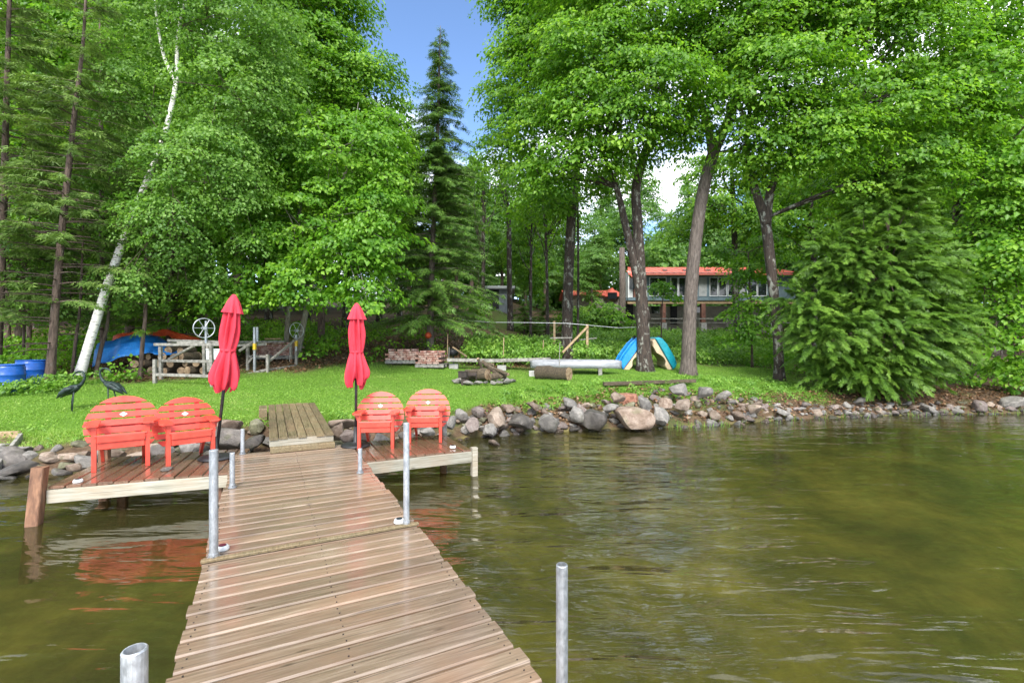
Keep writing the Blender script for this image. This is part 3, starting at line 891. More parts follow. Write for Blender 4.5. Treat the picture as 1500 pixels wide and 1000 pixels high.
# ------------------------------------------------------------------ herons
def heron(label, px, Y, py_foot, flip, s=1.0, neck='up'):
    base = G(px, Y)
    t = thing('heron_statue', label, 'statue', base, 0, 'bronze heron garden statues')
    f = -1 if flip else 1
    S = lambda pts: [Vector((f * x * s, y * s, z * s)) for x, y, z in pts]
    # body (teardrop), neck S-curve, head and beak
    body = S([(-0.27, 0, 0.36), (-0.20, 0, 0.40), (-0.10, 0, 0.455), (0.0, 0, 0.50), (0.08, 0, 0.53), (0.13, 0, 0.56)])
    MB().tube(body, [x * s for x in (0.012, 0.055, 0.092, 0.090, 0.062, 0.034)], 14).build('body', M['verdigris'], t, smooth=True)
    nk = S([(0.10, 0, 0.545), (0.17, 0, 0.60), (0.215, 0, 0.67), (0.235, 0, 0.75), (0.22, 0, 0.82), (0.17, 0, 0.862), (0.11, 0, 0.86)])
    MB().tube(nk, [x * s for x in (0.045, 0.034, 0.026, 0.022, 0.020, 0.022, 0.020)], 12).build('neck', M['verdigris'], t, smooth=True)
    hd = S([(0.15, 0, 0.866), (0.10, 0, 0.862), (0.05, 0, 0.845), (0.00, 0, 0.80), (-0.03, 0, 0.75)])
    MB().tube(hd, [x * s for x in (0.018, 0.026, 0.020, 0.010, 0.003)], 10).build('head', M['verdigris'], t, smooth=True)
    for sd_ in (-1, 1):
        wg = S([(0.06, sd_ * 0.06, 0.53), (-0.06, sd_ * 0.095, 0.49), (-0.20, sd_ * 0.075, 0.40), (-0.33, sd_ * 0.04, 0.30)])
        MB().tube(wg, [x * s for x in (0.02, 0.062, 0.048, 0.008)], 10).build('wing', M['verdigris'], t, smooth=True)
        lg = S([(0.0 - 0.03 * sd_, sd_ * 0.03, 0.44), (-0.03 - 0.05 * sd_, sd_ * 0.04, 0.22), (-0.045 - 0.05 * sd_, sd_ * 0.045, -0.06)])
        MB().tube(lg, [x * s for x in (0.016, 0.010, 0.008)], 8).build('leg', M['verdigris'], t, smooth=True)
        ft = S([(-0.045 - 0.05 * sd_, sd_ * 0.045, 0.005), (0.045 - 0.05 * sd_, sd_ * 0.055, 0.003)])
        MB().tube(ft, [0.008 * s, 0.004 * s], 6).build('foot', M['verdigris'], t)
    return t
heron('dark bronze heron statue with arched neck, legs showing, facing right', 108, 9.35, 600, False, 0.92)
heron('dark bronze heron statue arched to the left behind the red chair', 162, 9.7, 600, True, 0.92)

# ------------------------------------------------------------------ lawn clutter, left
def drum(label, px, Y, dz=0.0, s=1.0):
    t = thing('plastic_drum', label, 'barrel', G(px, Y) + Vector((0, 0, dz)), 0.4, 'blue plastic drums')
    t.scale = (s,) * 3
    prof = [(0.26, 0), (0.285, 0.02), (0.287, 0.20), (0.297, 0.215), (0.297, 0.235), (0.287, 0.25), (0.287, 0.42), (0.297, 0.435), (0.297, 0.455), (0.287, 0.47), (0.285, 0.60), (0.275, 0.64), (0.25, 0.655), (0.245, 0.64), (0.001, 0.635)]
    MB().lathe(prof, 32).build('shell', M['bluedrum'], t, smooth=True)
    MB().lathe([(0.04, 0.636), (0.04, 0.66), (0.001, 0.662)], 14, (0.14, 0, 0)).build('bung', M['bluedrum'], t)
    MB().tube([(0.27 * math.cos(a * 0.262), 0.27 * math.sin(a * 0.262), 0.665) for a in range(25)], 0.014, 8).build('rim', M['bluedrum'], t, smooth=True)
    return t
drum('blue plastic drum at the left edge of the picture', 12, 10.9, -0.05)
drum('blue plastic drum beside the rough cedar trunk', 46, 11.7, -0.04)

def tarp(name, label, pts, mat, cat='tarp'):
    """pts: rows of world points, back to front; thickness from a solidify-like offset"""
    base = Vector(pts[-1][len(pts[-1]) // 2])
    n, m = len(pts), len(pts[0])
    # resample smoothly
    A = np.array([[list(p) for p in row] for row in pts])
    U, V = 26, 44
    def rs(A, k, axis):
        x = np.linspace(0, A.shape[axis] - 1, k)
        i = np.clip(np.floor(x).astype(int), 0, A.shape[axis] - 2)
        f = x - i
        f = f * f * (3 - 2 * f) * 0.5 + f * 0.5
        sh = [1, 1, 1]; sh[axis] = k
        f = f.reshape(sh)
        return np.take(A, i, axis) * (1 - f) + np.take(A, i + 1, axis) * f
    A = rs(rs(A, U, 0), V, 1)
    A[:, :, 2] += rng.normal(0, 0.008, (U, V)) + 0.03 * np.sin(np.linspace(0, 22, V))[None, :] * np.linspace(0, 1, U)[:, None]
    A[:, :, 1] += 0.035 * np.sin(np.linspace(0, 31, V) + 1)[None, :] * np.linspace(0, 1, U)[:, None]
    A = A - np.array(base)
    mb = MB()
    vs = [Vector(A[i, j]) for i in range(U) for j in range(V)]
    fs = [(i * V + j, i * V + j + 1, (i + 1) * V + j + 1, (i + 1) * V + j) for i in range(U - 1) for j in range(V - 1)]
    mb.add(vs, fs)
    o = mb.build(name, mat, None, smooth=True)
    o.location = base
    so = o.modifiers.new('thickness', 'SOLIDIFY'); so.thickness = 0.012
    return tag(o, label, cat)
tarp('blue_tarp', 'crumpled bright blue tarp draped over a pile under the trees', [
    [P(150, 508, 14.6), P(178, 494, 14.6), P(205, 488, 14.6), P(232, 493, 14.6), P(256, 508, 14.6)],
    [P(143, 503, 14.1), P(176, 497, 14.0), P(204, 490, 14.0), P(232, 497, 14.0), P(262, 512, 14.1)],
    [P(138, 514, 13.6), P(170, 506, 13.5), P(202, 500, 13.5), P(232, 506, 13.5), P(264, 517, 13.6)],
    [P(134, 538, 13.3), P(166, 527, 13.2), P(200, 519, 13.2), P(230, 518, 13.2), P(262, 523, 13.4)]], M['bluetarp'])
tarp('orange_tarp', 'strip of orange tarp showing along the top of the blue tarp', [
    [P(168, 497, 15.2), P(205, 486, 15.2), P(245, 484, 15.2), P(292, 500, 15.2)],
    [P(166, 492, 14.9), P(206, 483, 14.9), P(246, 483, 14.9), P(294, 497, 14.9)],
    [P(162, 503, 14.75), P(204, 491, 14.75), P(247, 493, 14.75), P(298, 508, 14.75)]], M['orangetarp'])
def log(parent, p, q, r, seed=0, name='log'):
    rr = random.Random(seed)
    p, q = Vector(p), Vector(q)
    n = 6
    pts = [p.lerp(q, i / n) + Vector((rr.uniform(-1, 1), rr.uniform(-1, 1), rr.uniform(-1, 1))) * r * 0.09 for i in range(n + 1)]
    o = MB().tube(pts, [r * rr.uniform(0.88, 1.08) for _ in pts], 14, cap=False).build(name, M['logbark'], parent, smooth=True)
    for c, d in ((pts[0], pts[0] - pts[1]), (pts[-1], pts[-1] - pts[-2])):
        d = d.normalized()
        MB().tube([c - d * 0.02, c + d * 0.004], [r * 0.97, r * 0.95], 14).build('cut_end', M['logend'], o)
    return o
wp = thing('wood_pile', 'rough heap of cut logs behind the grey trestle frame', 'wood pile', G(265, 13.6))
lw = wp.location
k = 0
for row, (n, z, x0) in enumerate([(7, 0.12, -1.25), (6, 0.32, -1.1), (4, 0.51, -0.7), (2, 0.68, -0.2)]):
    for i in range(n):
        k += 1
        r_ = rnd.uniform(0.085, 0.13)
        x = x0 + i * 0.34 + rnd.uniform(-0.04, 0.04)
        a = rnd.uniform(-0.35, 0.35)
        if row == 0 and i < 2: a = 1.45
        dv = Vector((math.sin(a), -math.cos(a), 0)) * 0.28
        c = Vector((x, rnd.uniform(-0.1, 0.1), z))
        log(wp, c - dv, c + dv, r_, k)

# trestle frames with boat lift wheels
def bars(parent, name, mat, lst, w, h=None, ch=0.005):
    loc = Vector(parent.location)
    for p, q in lst:
        MB().bar(Vector(p) - loc, Vector(q) - loc, w, h or w, ch=ch).build(name, mat, parent)
def wheel(parent, c, r, ax_rot):
    loc = Vector(parent.location)
    n = 28
    Rm = Matrix.Rotation(ax_rot, 3, 'Z')
    pt = lambda a, rr: Rm @ Vector((math.cos(a) * rr, 0, math.sin(a) * rr)) + Vector(c) - loc
    rim = MB().tube([pt(2 * math.pi * i / n, r) for i in range(n + 1)], 0.014, 8, cap=False).build('wheel', M['galv'], parent, smooth=True)
    for i in range(6):
        MB().tube([pt(math.pi * i / 3, 0.03), pt(math.pi * i / 3, r)], 0.008, 6).build('spoke', M['galv'], rim)
    d = Rm @ Vector((0, 1, 0))
    MB().tube([Vector(c) - loc - d * 0.05, Vector(c) - loc + d * 0.09], 0.045, 12).build('hub', M['galv'], rim)
def gp(px, Y): return G(px, Y)
t1 = thing('trestle_frame', 'grey wooden trestle frame in front of the log heap, with a spoked winch wheel', 'trestle', G(270, 12.6), 0, 'boat lift frames stored on the lawn')
bars(t1, 'leg', M['greywood'], [(G(227, 12.3) - Vector((0, 0, .05)), P(227, 526, 12.3)), (G(311, 12.0) - Vector((0, 0, .05)), P(309, 506, 12.0)), (G(236, 12.9), P(235, 508, 12.9)), (G(300, 13.2), P(299, 504, 13.2)), (G(330, 13.1), P(330, 502, 13.1))], 0.085, 0.075)
bars(t1, 'rail', M['greywood'], [(P(226, 504.5, 12.4), P(334, 504.5, 12.15)), (P(246, 498.5, 13.2), P(345, 501.5, 13.2)), (P(229, 548.5, 12.28), P(322, 551, 11.98)), (P(238, 528, 12.85), P(311, 529.5, 12.1)), (P(260, 501.5, 12.8), P(330, 503, 12.7))], 0.05, 0.072)
bars(t1, 'brace', M['greywood'], [(P(247, 526, 12.8), P(284, 506.5, 12.5)), (P(303, 506, 13.1), P(305, 545, 12.6))], 0.05, 0.06)
bars(t1, 'pipe_post', M['galv'], [(P(302, 503, 12.5), P(302, 470, 12.5))], 0.05)
wheel(t1, P(299, 480.5, 12.4), 0.25, R(52))
t2 = thing('trestle_frame', 'grey wooden trestle frame with twin pipes right of the leaning umbrella', 'trestle', G(400, 14.6), 0, 'boat lift frames stored on the lawn')
bars(t2, 'leg', M['greywood'], [(G(392, 14.2) - Vector((0, 0, .05)), P(392, 519, 14.2)), (G(434, 15.6) - Vector((0, 0, .05)), P(434, 512, 15.6)), (G(363, 14.4), P(363, 503, 14.4)), (G(426, 15.9), P(426, 503, 15.9))], 0.075)
bars(t2, 'rail', M['greywood'], [(P(345, 506, 13.9), P(390, 504, 14.6)), (P(350, 501, 14.6), P(416, 500, 15.8)), (P(362, 548, 13.9), P(392, 541, 14.3)), (P(392, 541.5, 14.3), P(434, 535.5, 15.5)), (P(365, 522, 14.3), P(392, 522, 14.3))], 0.05, 0.07)
bars(t2, 'brace', M['greywood'], [(P(393, 530, 14.3), P(433, 497, 15.5)), (P(363, 532, 14.3), P(373, 519, 14.3)), (P(350, 514, 13.8), P(376, 497, 14.3))], 0.05, 0.06)
bars(t2, 'pipe_post', M['galv'], [(G(373, 14.1) - Vector((0, 0, .1)), P(373, 479, 14.1)), (P(377, 500, 14.3), P(377, 479, 14.3)), (P(434, 514, 15.55), P(434, 490, 15.55))], 0.062)
bars(t2, 'yellow_sleeve', M['yellow'], [(P(373, 512, 14.07), P(373, 503, 14.07)), (P(434, 507, 15.52), P(434, 499, 15.52))], 0.075)
wheel(t2, P(434.5, 484, 15.5), 0.25, R(60))
bc = thing('white_box', 'white plastic box standing inside the grey trestle frame', 'box', G(318, 12.9), 0.1)
bars(bc, 'leg', M['greywood'], [(G(310, 12.9), P(310, 527, 12.9)), (G(327, 12.9), P(327, 527, 12.9))], 0.05)
MB().box(P(318, 519.5, 12.95) - Vector(bc.location), (0.40, 0.30, 0.27), ch=0.012).build('body', M['white'], bc)
MB().box(P(318, 511.5, 12.95) - Vector(bc.location), (0.42, 0.32, 0.035), ch=0.008).build('lid', M['white'], bc)

# ------------------------------------------------------------------ brick pallets
def brick_pallet(label, px, Y, w, h, rz, seed, step=True, dz=0):
    base = G(px, Y) + Vector((0, 0, dz))
    t = thing('brick_pallet', label, 'bricks', base, rz, 'pallets of old bricks')
    for i in range(5):
        MB().box((-w / 2 + w * (i + 0.5) / 5, 0, 0.105), (w / 5 * 0.72, 0.95, 0.022)).build('slat', M['greywood'], t)
    for y in (-0.42, 0, 0.42):
        MB().box((0, y, 0.045), (w, 0.09, 0.094)).build('runner', M['greywood'], t)
    rr = random.Random(seed)
    mb = MB()
    rows = int(h / 0.075)
    nb = int(w / 0.205)
    for r_ in range(rows):
        top = r_ > rows * 0.62
        for i in range(nb):
            for j in range(4):
                x = -w / 2 + (i + 0.5 + (0.5 if r_ % 2 else 0)) * 0.205
                if x > w / 2: continue
                if step and top and i < nb * 0.30 and j < 2: continue
                if r_ == rows - 1 and rr.random() < 0.45: continue
                mb.box((x + rr.uniform(-.012, .012), -0.36 + j * 0.24 + rr.uniform(-.02, .02), 0.118 + 0.0375 + r_ * 0.075), (0.192, 0.10 + 0.11, 0.062), rz=rr.uniform(-.05, .05))
    tag(mb.build('bricks', M['brick'], t), kind='stuff')
    return t
brick_pallet('shorter pallet of reddish old bricks, its left end stepped down', 590, 17.0, 1.05, 0.42, 0.05, 1)
brick_pallet('taller heaped pallet of reddish old bricks below the spruce trunk', 634, 16.8, 1.0, 0.52, -0.1, 2, False)
brick_pallet('pallet of reddish old bricks half hidden behind the trestle frame', 409, 16.6, 1.35, 0.52, 0.0, 3, False)
ob = thing('loose_board', 'pale board lying across the bricks behind the trestle frame', 'board', G(405, 16.6), 0)
MB().bar((-0.25, -0.25, 0.675), (0.25, -0.2, 0.68), 0.2, 0.05, ch=0.006).build('plank', M['tanwood'], ob)

# ------------------------------------------------------------------ lawn clutter, centre
fp = thing('fire_pit', 'ring of stones and old logs heaped as a fire pit on the lawn', 'fire pit', G(708, 14.2))
fm = [rock_mesh('stone', 300 + i, 2, 8, (1, 0.9, 0.7)) for i in range(4)]
for m_ in fm:
    m_.materials.append(M['rock_grey']); smooth_by_angle(m_)
for i in range(22):
    a = 2 * math.pi * i / 22
    o = link('stone', fm[i % 4], fp)
    o.location = (0.85 * math.cos(a) + rnd.uniform(-.06, .06), 0.6 * math.sin(a) + rnd.uniform(-.06, .06), 0.05)
    s_ = rnd.uniform(0.08, 0.18); o.scale = (s_ * 1.2, s_, s_ * 0.65); o.rotation_euler = (rnd.uniform(-.3, .3), rnd.uniform(-.3, .3), rnd.uniform(0, 6))
log(fp, (-0.50, 0.1, 0.22), (0.15, -0.1, 0.25), 0.17, 51)
log(fp, (-0.05, 0.2, 0.62), (0.55, -0.1, 0.16), 0.06, 52)
log(fp, (-0.15, -0.2, 0.72), (0.05, 0.1, 0.2), 0.045, 53)
log(fp, (0.1, 0.1, 0.50), (0.75, -0.2, 0.25), 0.05, 54)
log(fp, (0.2, -0.2, 0.18), (0.65, 0.1, 0.22), 0.10, 55)
log(fp, (0.0, 0.25, 0.55), (0.30, 0.2, 0.52), 0.05, 56)
gr = thing('iron_stove', 'small black iron stove box on a narrow foot beside the fire pit', 'stove', G(678, 13.7))
MB().box((0, 0, 0.30), (0.24, 0.26, 0.17), ch=0.012).build('fire_box', M['iron'], gr)
MB().box((0.025, 0, 0.10), (0.13, 0.16, 0.23), ch=0.008).build('foot', M['iron'], gr)
MB().box((0, 0, 0.392), (0.27, 0.29, 0.014)).build('top_plate', M['iron'], gr)
gr2 = thing('iron_grate', 'low black iron grate between the stove and the logs', 'grate', G(692, 14.1))
for x in (-0.12, 0.12):
    for y in (-0.1, 0.1):
        MB().box((x, y, 0.17), (0.02, 0.02, 0.34)).build('leg', M['iron'], gr2)
for i in range(7):
    MB().box((-0.12 + 0.04 * i, 0, 0.347), (0.012, 0.24, 0.012)).build('bar', M['iron'], gr2)
MB().box((0, -0.11, 0.27), (0.26, 0.02, 0.10)).build('side_plate', M['iron'], gr2)
bl = thing('lawn_log', 'thick mossy log lying on the lawn right of the fire pit', 'log', G(815, 14.3))
log(bl, (-0.52, 0.55, 0.20), (0.36, -0.15, 0.19), 0.215, 60)
sb = thing('long_board', 'long weathered board laid on blocks behind the fire pit', 'board', G(725, 17.0))
bars(sb, 'plank', M['greywood'], [(P(655, 527, 16.6), P(738, 528, 16.8)), (P(736, 527.6, 16.8), P(806, 526, 16.4))], 0.30, 0.11)
for px in (665, 735, 790):
    MB().box(G(px, 16.7) - Vector(sb.location) + Vector((0, 0, 0.07)), (0.3, 0.2, 0.2)).build('support_block', M['block'], sb)
cb = thing('concrete_block', 'grey concrete block on the lawn left of the thick log', 'block', G(783, 15.6))
MB().box((0, 0, 0.09), (0.36, 0.19, 0.19), ch=0.01).build('body', M['block'], cb)

def stake(label, px, Y, py_top, mat='tanwood', w=0.05):
    g = G(px, Y); top = P(px + 1, py_top, Y)
    o = MB().bar((0, 0, -0.1), top - g, w, w * 0.6, ch=0.004).build('garden_stake', M[mat])
    o.location = g
    return tag(o, label, 'stake', 'thin stakes around the lawn')
stake('pale wooden stake right behind the taller brick pallet', 655, 17.6, 489)
stake('pale wooden stake standing in front of the ferns, leaning slightly', 737, 17.4, 494)
stake('pale wooden stake just left of the canoe', 795, 17.6, 498)
stake('thin green metal stake in front of the canoe', 819, 15.6, 502, 'greywood', 0.035)
stake('short grey stake beside the black kettle', 657, 16.9, 508, 'greywood', 0.035)
kt = thing('kettle_pot', 'black round pot behind the end of the long board', 'pot', G(664, 17.6))
MB().lathe([(0.10, 0.30), (0.17, 0.36), (0.19, 0.46), (0.15, 0.55), (0.05, 0.58), (0.001, 0.58)], 18).build('pot_body', M['black'], kt, smooth=True)
MB().tube([(0, 0, 0), (0, 0, 0.32)], 0.03, 8).build('stand', M['black'], kt)
sv = thing('tool_handle', 'slanting pale wooden tool handle behind the long board', 'tool', G(676, 17.4))
bars(sv, 'handle', M['tanwood'], [(P(663, 508, 17.3), P(684, 522, 17.2))], 0.05)

# canoe, overturned on low supports
cn = thing('canoe', 'overturned pale grey canoe resting low behind the thick log', 'canoe', G(845, 15.9), R(-8))
def canoe_hull():
    L_, Wd, Hh = 3.0, 0.78, 0.25
    mb = MB(); n, m = 28, 12
    vs, fs = [], []
    for i in range(n + 1):
        s = -1 + 2 * i / n
        w = Wd / 2 * (1 - abs(s) ** 2.6) ** 0.75 + 0.004
        keel = Hh * (1 - 0.10 * abs(s) ** 6) * (1.0 if abs(s) < 0.96 else 0.90)
        gun = -0.05 * abs(s) ** 4
        for k in range(m + 1):
            a = math.pi * k / m
            yy = w * math.copysign(abs(math.cos(a)) ** 0.55, math.cos(a))
            zz = gun + (keel - gun) * math.sin(a) ** 0.65
            vs.append((s * L_ / 2, yy, zz))
    for i in range(n):
        for k in range(m):
            fs.append((i * (m + 1) + k, (i + 1) * (m + 1) + k, (i + 1) * (m + 1) + k + 1, i * (m + 1) + k + 1))
    mb.add(vs, fs)
    return mb
hull = canoe_hull().build('hull', M['canoe'], cn, smooth=True)
hull.location = (-0.05, 0, 0.22)
so = hull.modifiers.new('thickness', 'SOLIDIFY'); so.thickness = 0.012
for y in (-0.40, 0.40):
    g_ = MB().tube([(-1.46 + 2.92 * i / 14 - 0.05, y / 0.40 * (0.38 * (1 - abs(-0.975 + 1.95 * i / 14) ** 2.6) ** 0.75), 0.218) for i in range(15)], 0.018, 6).build('gunwale', M['canoe'], cn)
for x in (-0.9, 0.75):
    MB().box((x, 0, 0.09), (0.12, 0.80, 0.22)).build('support', M['greywood'], cn)

# pedal boats leaning against the tree
def pedal_boat(label, foot, head, mat, side, Y):
    """foot/head: world points of the low and high end; side=+1 hull faces left"""
    foot, head = Vector(foot), Vector(head)
    t = thing('pedal_boat', label, 'boat', foot, 0, 'pedal boats leaning on the tree')
    L_ = (head - foot).length
    d = (head - foot).normalized()
    yv = Vector((0, 1, 0)) + d * 0
    nrm = d.cross(yv).normalized() * (1 if side > 0 else -1)
    if nrm.z < 0: nrm = -nrm
    Mx = Matrix((d, yv, nrm)).transposed()
    Wd = 1.05
    def loft(prof_out, prof_in, wfun, name, mt, nseg=10):
        # extrude the side profile over the width, rounding the rims
        mb = MB(); vs, fs = [], []
        k = len(prof_out)
        steps = [(-0.5, 0.80), (-0.47, 0.93), (-0.40, 1.0), (0.40, 1.0), (0.47, 0.93), (0.5, 0.80)]
        c = (sum(p[0] for p in prof_out) / k, sum(p[1] for p in prof_out) / k)
        for w, sc in steps:
            for a, b in prof_out:
                vs.append(Mx @ Vector((c[0] + (a - c[0]) * (0.5 + 0.5 * sc), w * Wd * wfun, c[1] + (b - c[1]) * sc)))
        for i in range(len(steps) - 1):
            for j in range(k):
                j2 = (j + 1) % k
                fs.append((i * k + j, i * k + j2, (i + 1) * k + j2, (i + 1) * k + j))
        fs.append(tuple(range(k - 1, -1, -1))); m0 = (len(steps) - 1) * k; fs.append(tuple(range(m0, m0 + k)))
        mb.add(vs, fs)
        return mb.build(name, mt, t, smooth=False, fix=True)
    hullp = [(0, 0.02), (0.03, 0.16), (0.12, 0.25), (0.3 * L_, 0.30), (0.7 * L_, 0.30), (L_ - 0.12, 0.25), (L_ - 0.02, 0.15), (L_, 0.02)]
    h = loft(hullp, None, 1.0, 'hull', mat)
    for y in (-0.30, 0.30):
        q = [Mx @ Vector((x, y, z)) for x, z in ((0.12, 0.262), (0.3 * L_, 0.312), (0.7 * L_, 0.312), (L_ - 0.14, 0.258))]
        MB().tube(q, 0.028, 8).build('hull_rib', mat, h)
    deckp = [(0.01, 0.015), (L_ - 0.01, 0.015), (L_ - 0.03, -0.10), (L_ * 0.86, -0.20), (L_ * 0.66, -0.21), (L_ * 0.52, -0.09), (L_ * 0.40, -0.035), (L_ * 0.30, -0.05), (L_ * 0.2, -0.17), (L_ * 0.06, -0.16), (0.02, -0.06)]
    loft(deckp, None, 0.97, 'seat_deck', M['beige'])
    MB().box(Mx @ Vector((L_ - 0.10, 0, 0.29)), (0.10, 0.12, 0.07), M=Mx).build('cleat', M['black'], t)
    return t
pedal_boat('bright blue pedal boat leaning on the left side of the dark trunk', P(909, 541, 17.6), P(941, 497, 17.6), M['boatblue'], 1, 17.6)
pedal_boat('teal pedal boat leaning on the right side of the dark trunk', P(979, 541, 17.6), P(953, 496, 17.6), M['boatteal'], -1, 17.6)

# timber posts of an old swing frame and the line between the trees
sw = thing('timber_frame', 'tan timber posts with a diagonal brace behind the canoe', 'timber frame', G(845, 18))
bars(sw, 'post', M['tanwood'], [(G(860, 18.0), P(860, 475, 18.0)), (G(812, 20), P(812, 470, 20))], 0.11, 0.09)
bars(sw, 'brace', M['tanwood'], [(P(824, 516, 17.8), P(861, 478, 17.9))], 0.11, 0.07)
bars(sw, 'rail', M['greywood'], [(P(806, 495, 19), P(838, 494.5, 19)), (P(850, 497.5, 20), P(874, 495, 20))], 0.05)
rope = MB()
pts = [P(640, 462, 19.2), P(680, 469, 19), P(720, 472, 18.6), P(780, 472.5, 18.2), P(830, 473.5, 18), P(860, 476, 17.9), P(905, 480, 17.5), P(936, 479, 17.1)]
o = rope.tube([p - pts[0] for p in pts], 0.010, 6).build('rope_line', M['galv'])
o.location = pts[0]
tag(o, 'thin pale rope strung low between the spruce and the maples', 'rope')
mk = MB().lathe([(0.001, -0.13), (0.09, -0.09), (0.13, 0), (0.09, 0.09), (0.001, 0.13)], 16, fn=lambda r, z, g: r * (1 + 0.12 * math.sin(5 * g))).build('red_marker', M['orangetarp'], None, smooth=True)
mk.location = P(627, 491, 18.4); tag(mk, 'small round red marker hung on the spruce trunk', 'marker')
# reddish stump and edging timber on the bank
st = thing('cut_stump', 'reddish rotten tree stump among the bank stones', 'stump', P(918, 586, 12.05))
MB().lathe([(0.34, -0.25), (0.27, 0.02), (0.25, 0.14), (0.24, 0.16), (0.001, 0.17)], 22, fn=lambda r, z, g: r * (1 + 0.09 * math.sin(5 * g) + 0.06 * math.sin(9 * g + 1))).build('stump_wood', mat_simple('rotten_red_wood', (0.16, 0.06, 0.035), (0.40, 0.20, 0.13), 8, rough=(0.8, 0.95), bump=0.7, bdist=0.03), st)
et = thing('edging_timber', 'long mossy timber edging the lawn above the stone bank', 'timber', P(950, 561, 12.9))
bars(et, 'timber', M['logbark'], [(P(884, 562, 12.7), P(1018, 557.5, 13.2))], 0.12, 0.09)

# ------------------------------------------------------------------ house, second roof, shed, pole
M['siding'] = mat_simple('beige_siding', (0.22, 0.205, 0.165), (0.31, 0.295, 0.245), 3, rough=(0.7, 0.9))
M['blue_grey'] = mat_simple('blue_grey_siding', (0.085, 0.135, 0.16), (0.14, 0.20, 0.225), 3, rough=(0.6, 0.8))
M['grey_panel'] = mat_simple('grey_panel', (0.20, 0.22, 0.22), (0.30, 0.31, 0.30), 3, rough=(0.6, 0.8))
M['roof_red'] = mat_simple('red_metal_roof', (0.52, 0.085, 0.055), (0.66, 0.15, 0.10), 2, (6, 1, 1), (0.35, 0.55), 0.1)
M['fascia'] = mat_simple('dark_green_fascia', (0.028, 0.055, 0.050), (0.05, 0.085, 0.075), 3, rough=(0.4, 0.6), bump=0.05)
M['frame_white'] = mat_simple('pale_window_frame', (0.55, 0.57, 0.57), (0.68, 0.70, 0.69), 3, rough=(0.4, 0.6), bump=0.02)
M['post_red'] = mat_simple('rust_brown_post', (0.12, 0.045, 0.03), (0.22, 0.10, 0.065), 4, rough=(0.6, 0.8))
M['interior'] = mat_simple('dark_interior', (0.012, 0.013, 0.014), (0.03, 0.03, 0.03), 2, rough=(0.8, 0.9), bump=0)
M['shedwall'] = mat_simple('grey_shed_wall', (0.14, 0.16, 0.18), (0.22, 0.24, 0.27), 3, (6, 6, 1), (0.6, 0.8))
def glass_mat():
    t = NT('window_glass')
    t.b.inputs['Base Color'].default_value = (0.012, 0.016, 0.018, 1)
    t.b.inputs['Roughness'].default_value = 0.04
    t.b.inputs['Specular IOR Level'].default_value = 0.9
    return t.m
M['glass'] = glass_mat()

HY = 33.0
hs = thing('lake_house', 'raised house with red metal roof and a long row of windows', 'house', P(1020, 486, HY + 2))
hl = Vector(hs.location)
def hb(name, mat, x0, x1, y0, y1, py0, py1, parent=hs, Y=HY):
    """box: x range in px at depth HY, y range metres, z range in px rows at depth HY"""
    a = P(x0, py0, Y); b = P(x1, py1, Y)
    return MB().box(Vector(((a.x + b.x) / 2, (y0 + y1) / 2, (a.z + b.z) / 2)) - hl, (abs(b.x - a.x), y1 - y0, abs(b.z - a.z))).build(name, mat, parent)
XR = 1165
hb('lower_wall', M['siding'], 930, XR, HY + 1.6, HY + 3, 446, 500)
hb('dark_bay', M['interior'], 918, 934, HY + 1.2, HY + 1.55, 444, 480)
hb('dark_bay', M['interior'], 993, 1003, HY + 1.5, HY + 1.58, 446, 474)
hb('lower_window', M['glass'], 964, 976, HY + 1.5, HY + 1.58, 446, 457)
hb('lower_window', M['glass'], 1032, 1044, HY + 1.5, HY + 1.58, 447, 456)
hb('floor_beam', M['tanwood'], 918, XR, HY - 0.2, HY + 0.1, 441, 445)
hb('floor_deck', M['blue_grey'], 916, XR, HY - 0.3, HY + 1.6, 436, 440.5)
up = hb('upper_wall', M['blue_grey'], 935, XR, HY, HY + 3, 404.5, 436)
for (x0, x1, kind) in [(951, 976, 'g'), (982, 992.5, 'g'), (993.5, 1005, 'g'), (1007, 1021.5, 'g'), (1023.5, 1035, 'p'), (1039, 1051, 'g'), (1052, 1064, 'g'), (1065.5, 1081, 'g'), (1083, 1092, 'p'), (1094, 1108, 'g'), (1109, 1123, 'g'), (1126, 1140, 'g')]:
    if kind == 'p':
        hb('wall_panel', M['grey_panel'], x0, x1, HY - 0.035, HY - 0.003, 406, 434)
        continue
    w = hb('window', M['frame_white'], x0, x1, HY - 0.06, HY - 0.003, 406, 434)
    mid = (x0 + x1) / 2
    hb('pane', M['glass'], x0 + 0.9, x1 - 0.9, HY - 0.075, HY - 0.062, 407, 432.8, parent=w)
    if x1 - x0 > 20:
        hb('mullion', M['frame_white'], mid - 0.5, mid + 0.5, HY - 0.10, HY - 0.078, 406.5, 433, parent=w)
for px in (971, 1029, 1082, 1130):
    hb('post', M['post_red'], px - 3, px + 3, HY - 0.2, HY + 0.08, 445, 474)
    hb('footing', M['block'], px - 4, px + 4, HY - 0.28, HY + 0.12, 473, 492)
for px in (998, 1054, 1080):
    hb('rail_post', M['greywood'], px - 0.6, px + 0.6, HY - 1.2, HY - 1.12, 468, 486)
hb('low_rail', M['greywood'], 935, XR, HY - 1.2, HY - 1.13, 467, 468.6)
hb('low_rail', M['greywood'], 935, XR, HY - 1.2, HY - 1.13, 473, 474)
hb('left_deck', M['tanwood'], 913, 937, HY - 0.1, HY + 1.5, 437.5, 441)
hb('deck_screen', M['frame_white'], 918, 927, HY + 0.0, HY + 0.05, 424, 437)
hb('deck_screen', M['post_red'], 928, 935, HY + 0.0, HY + 0.05, 423, 437)
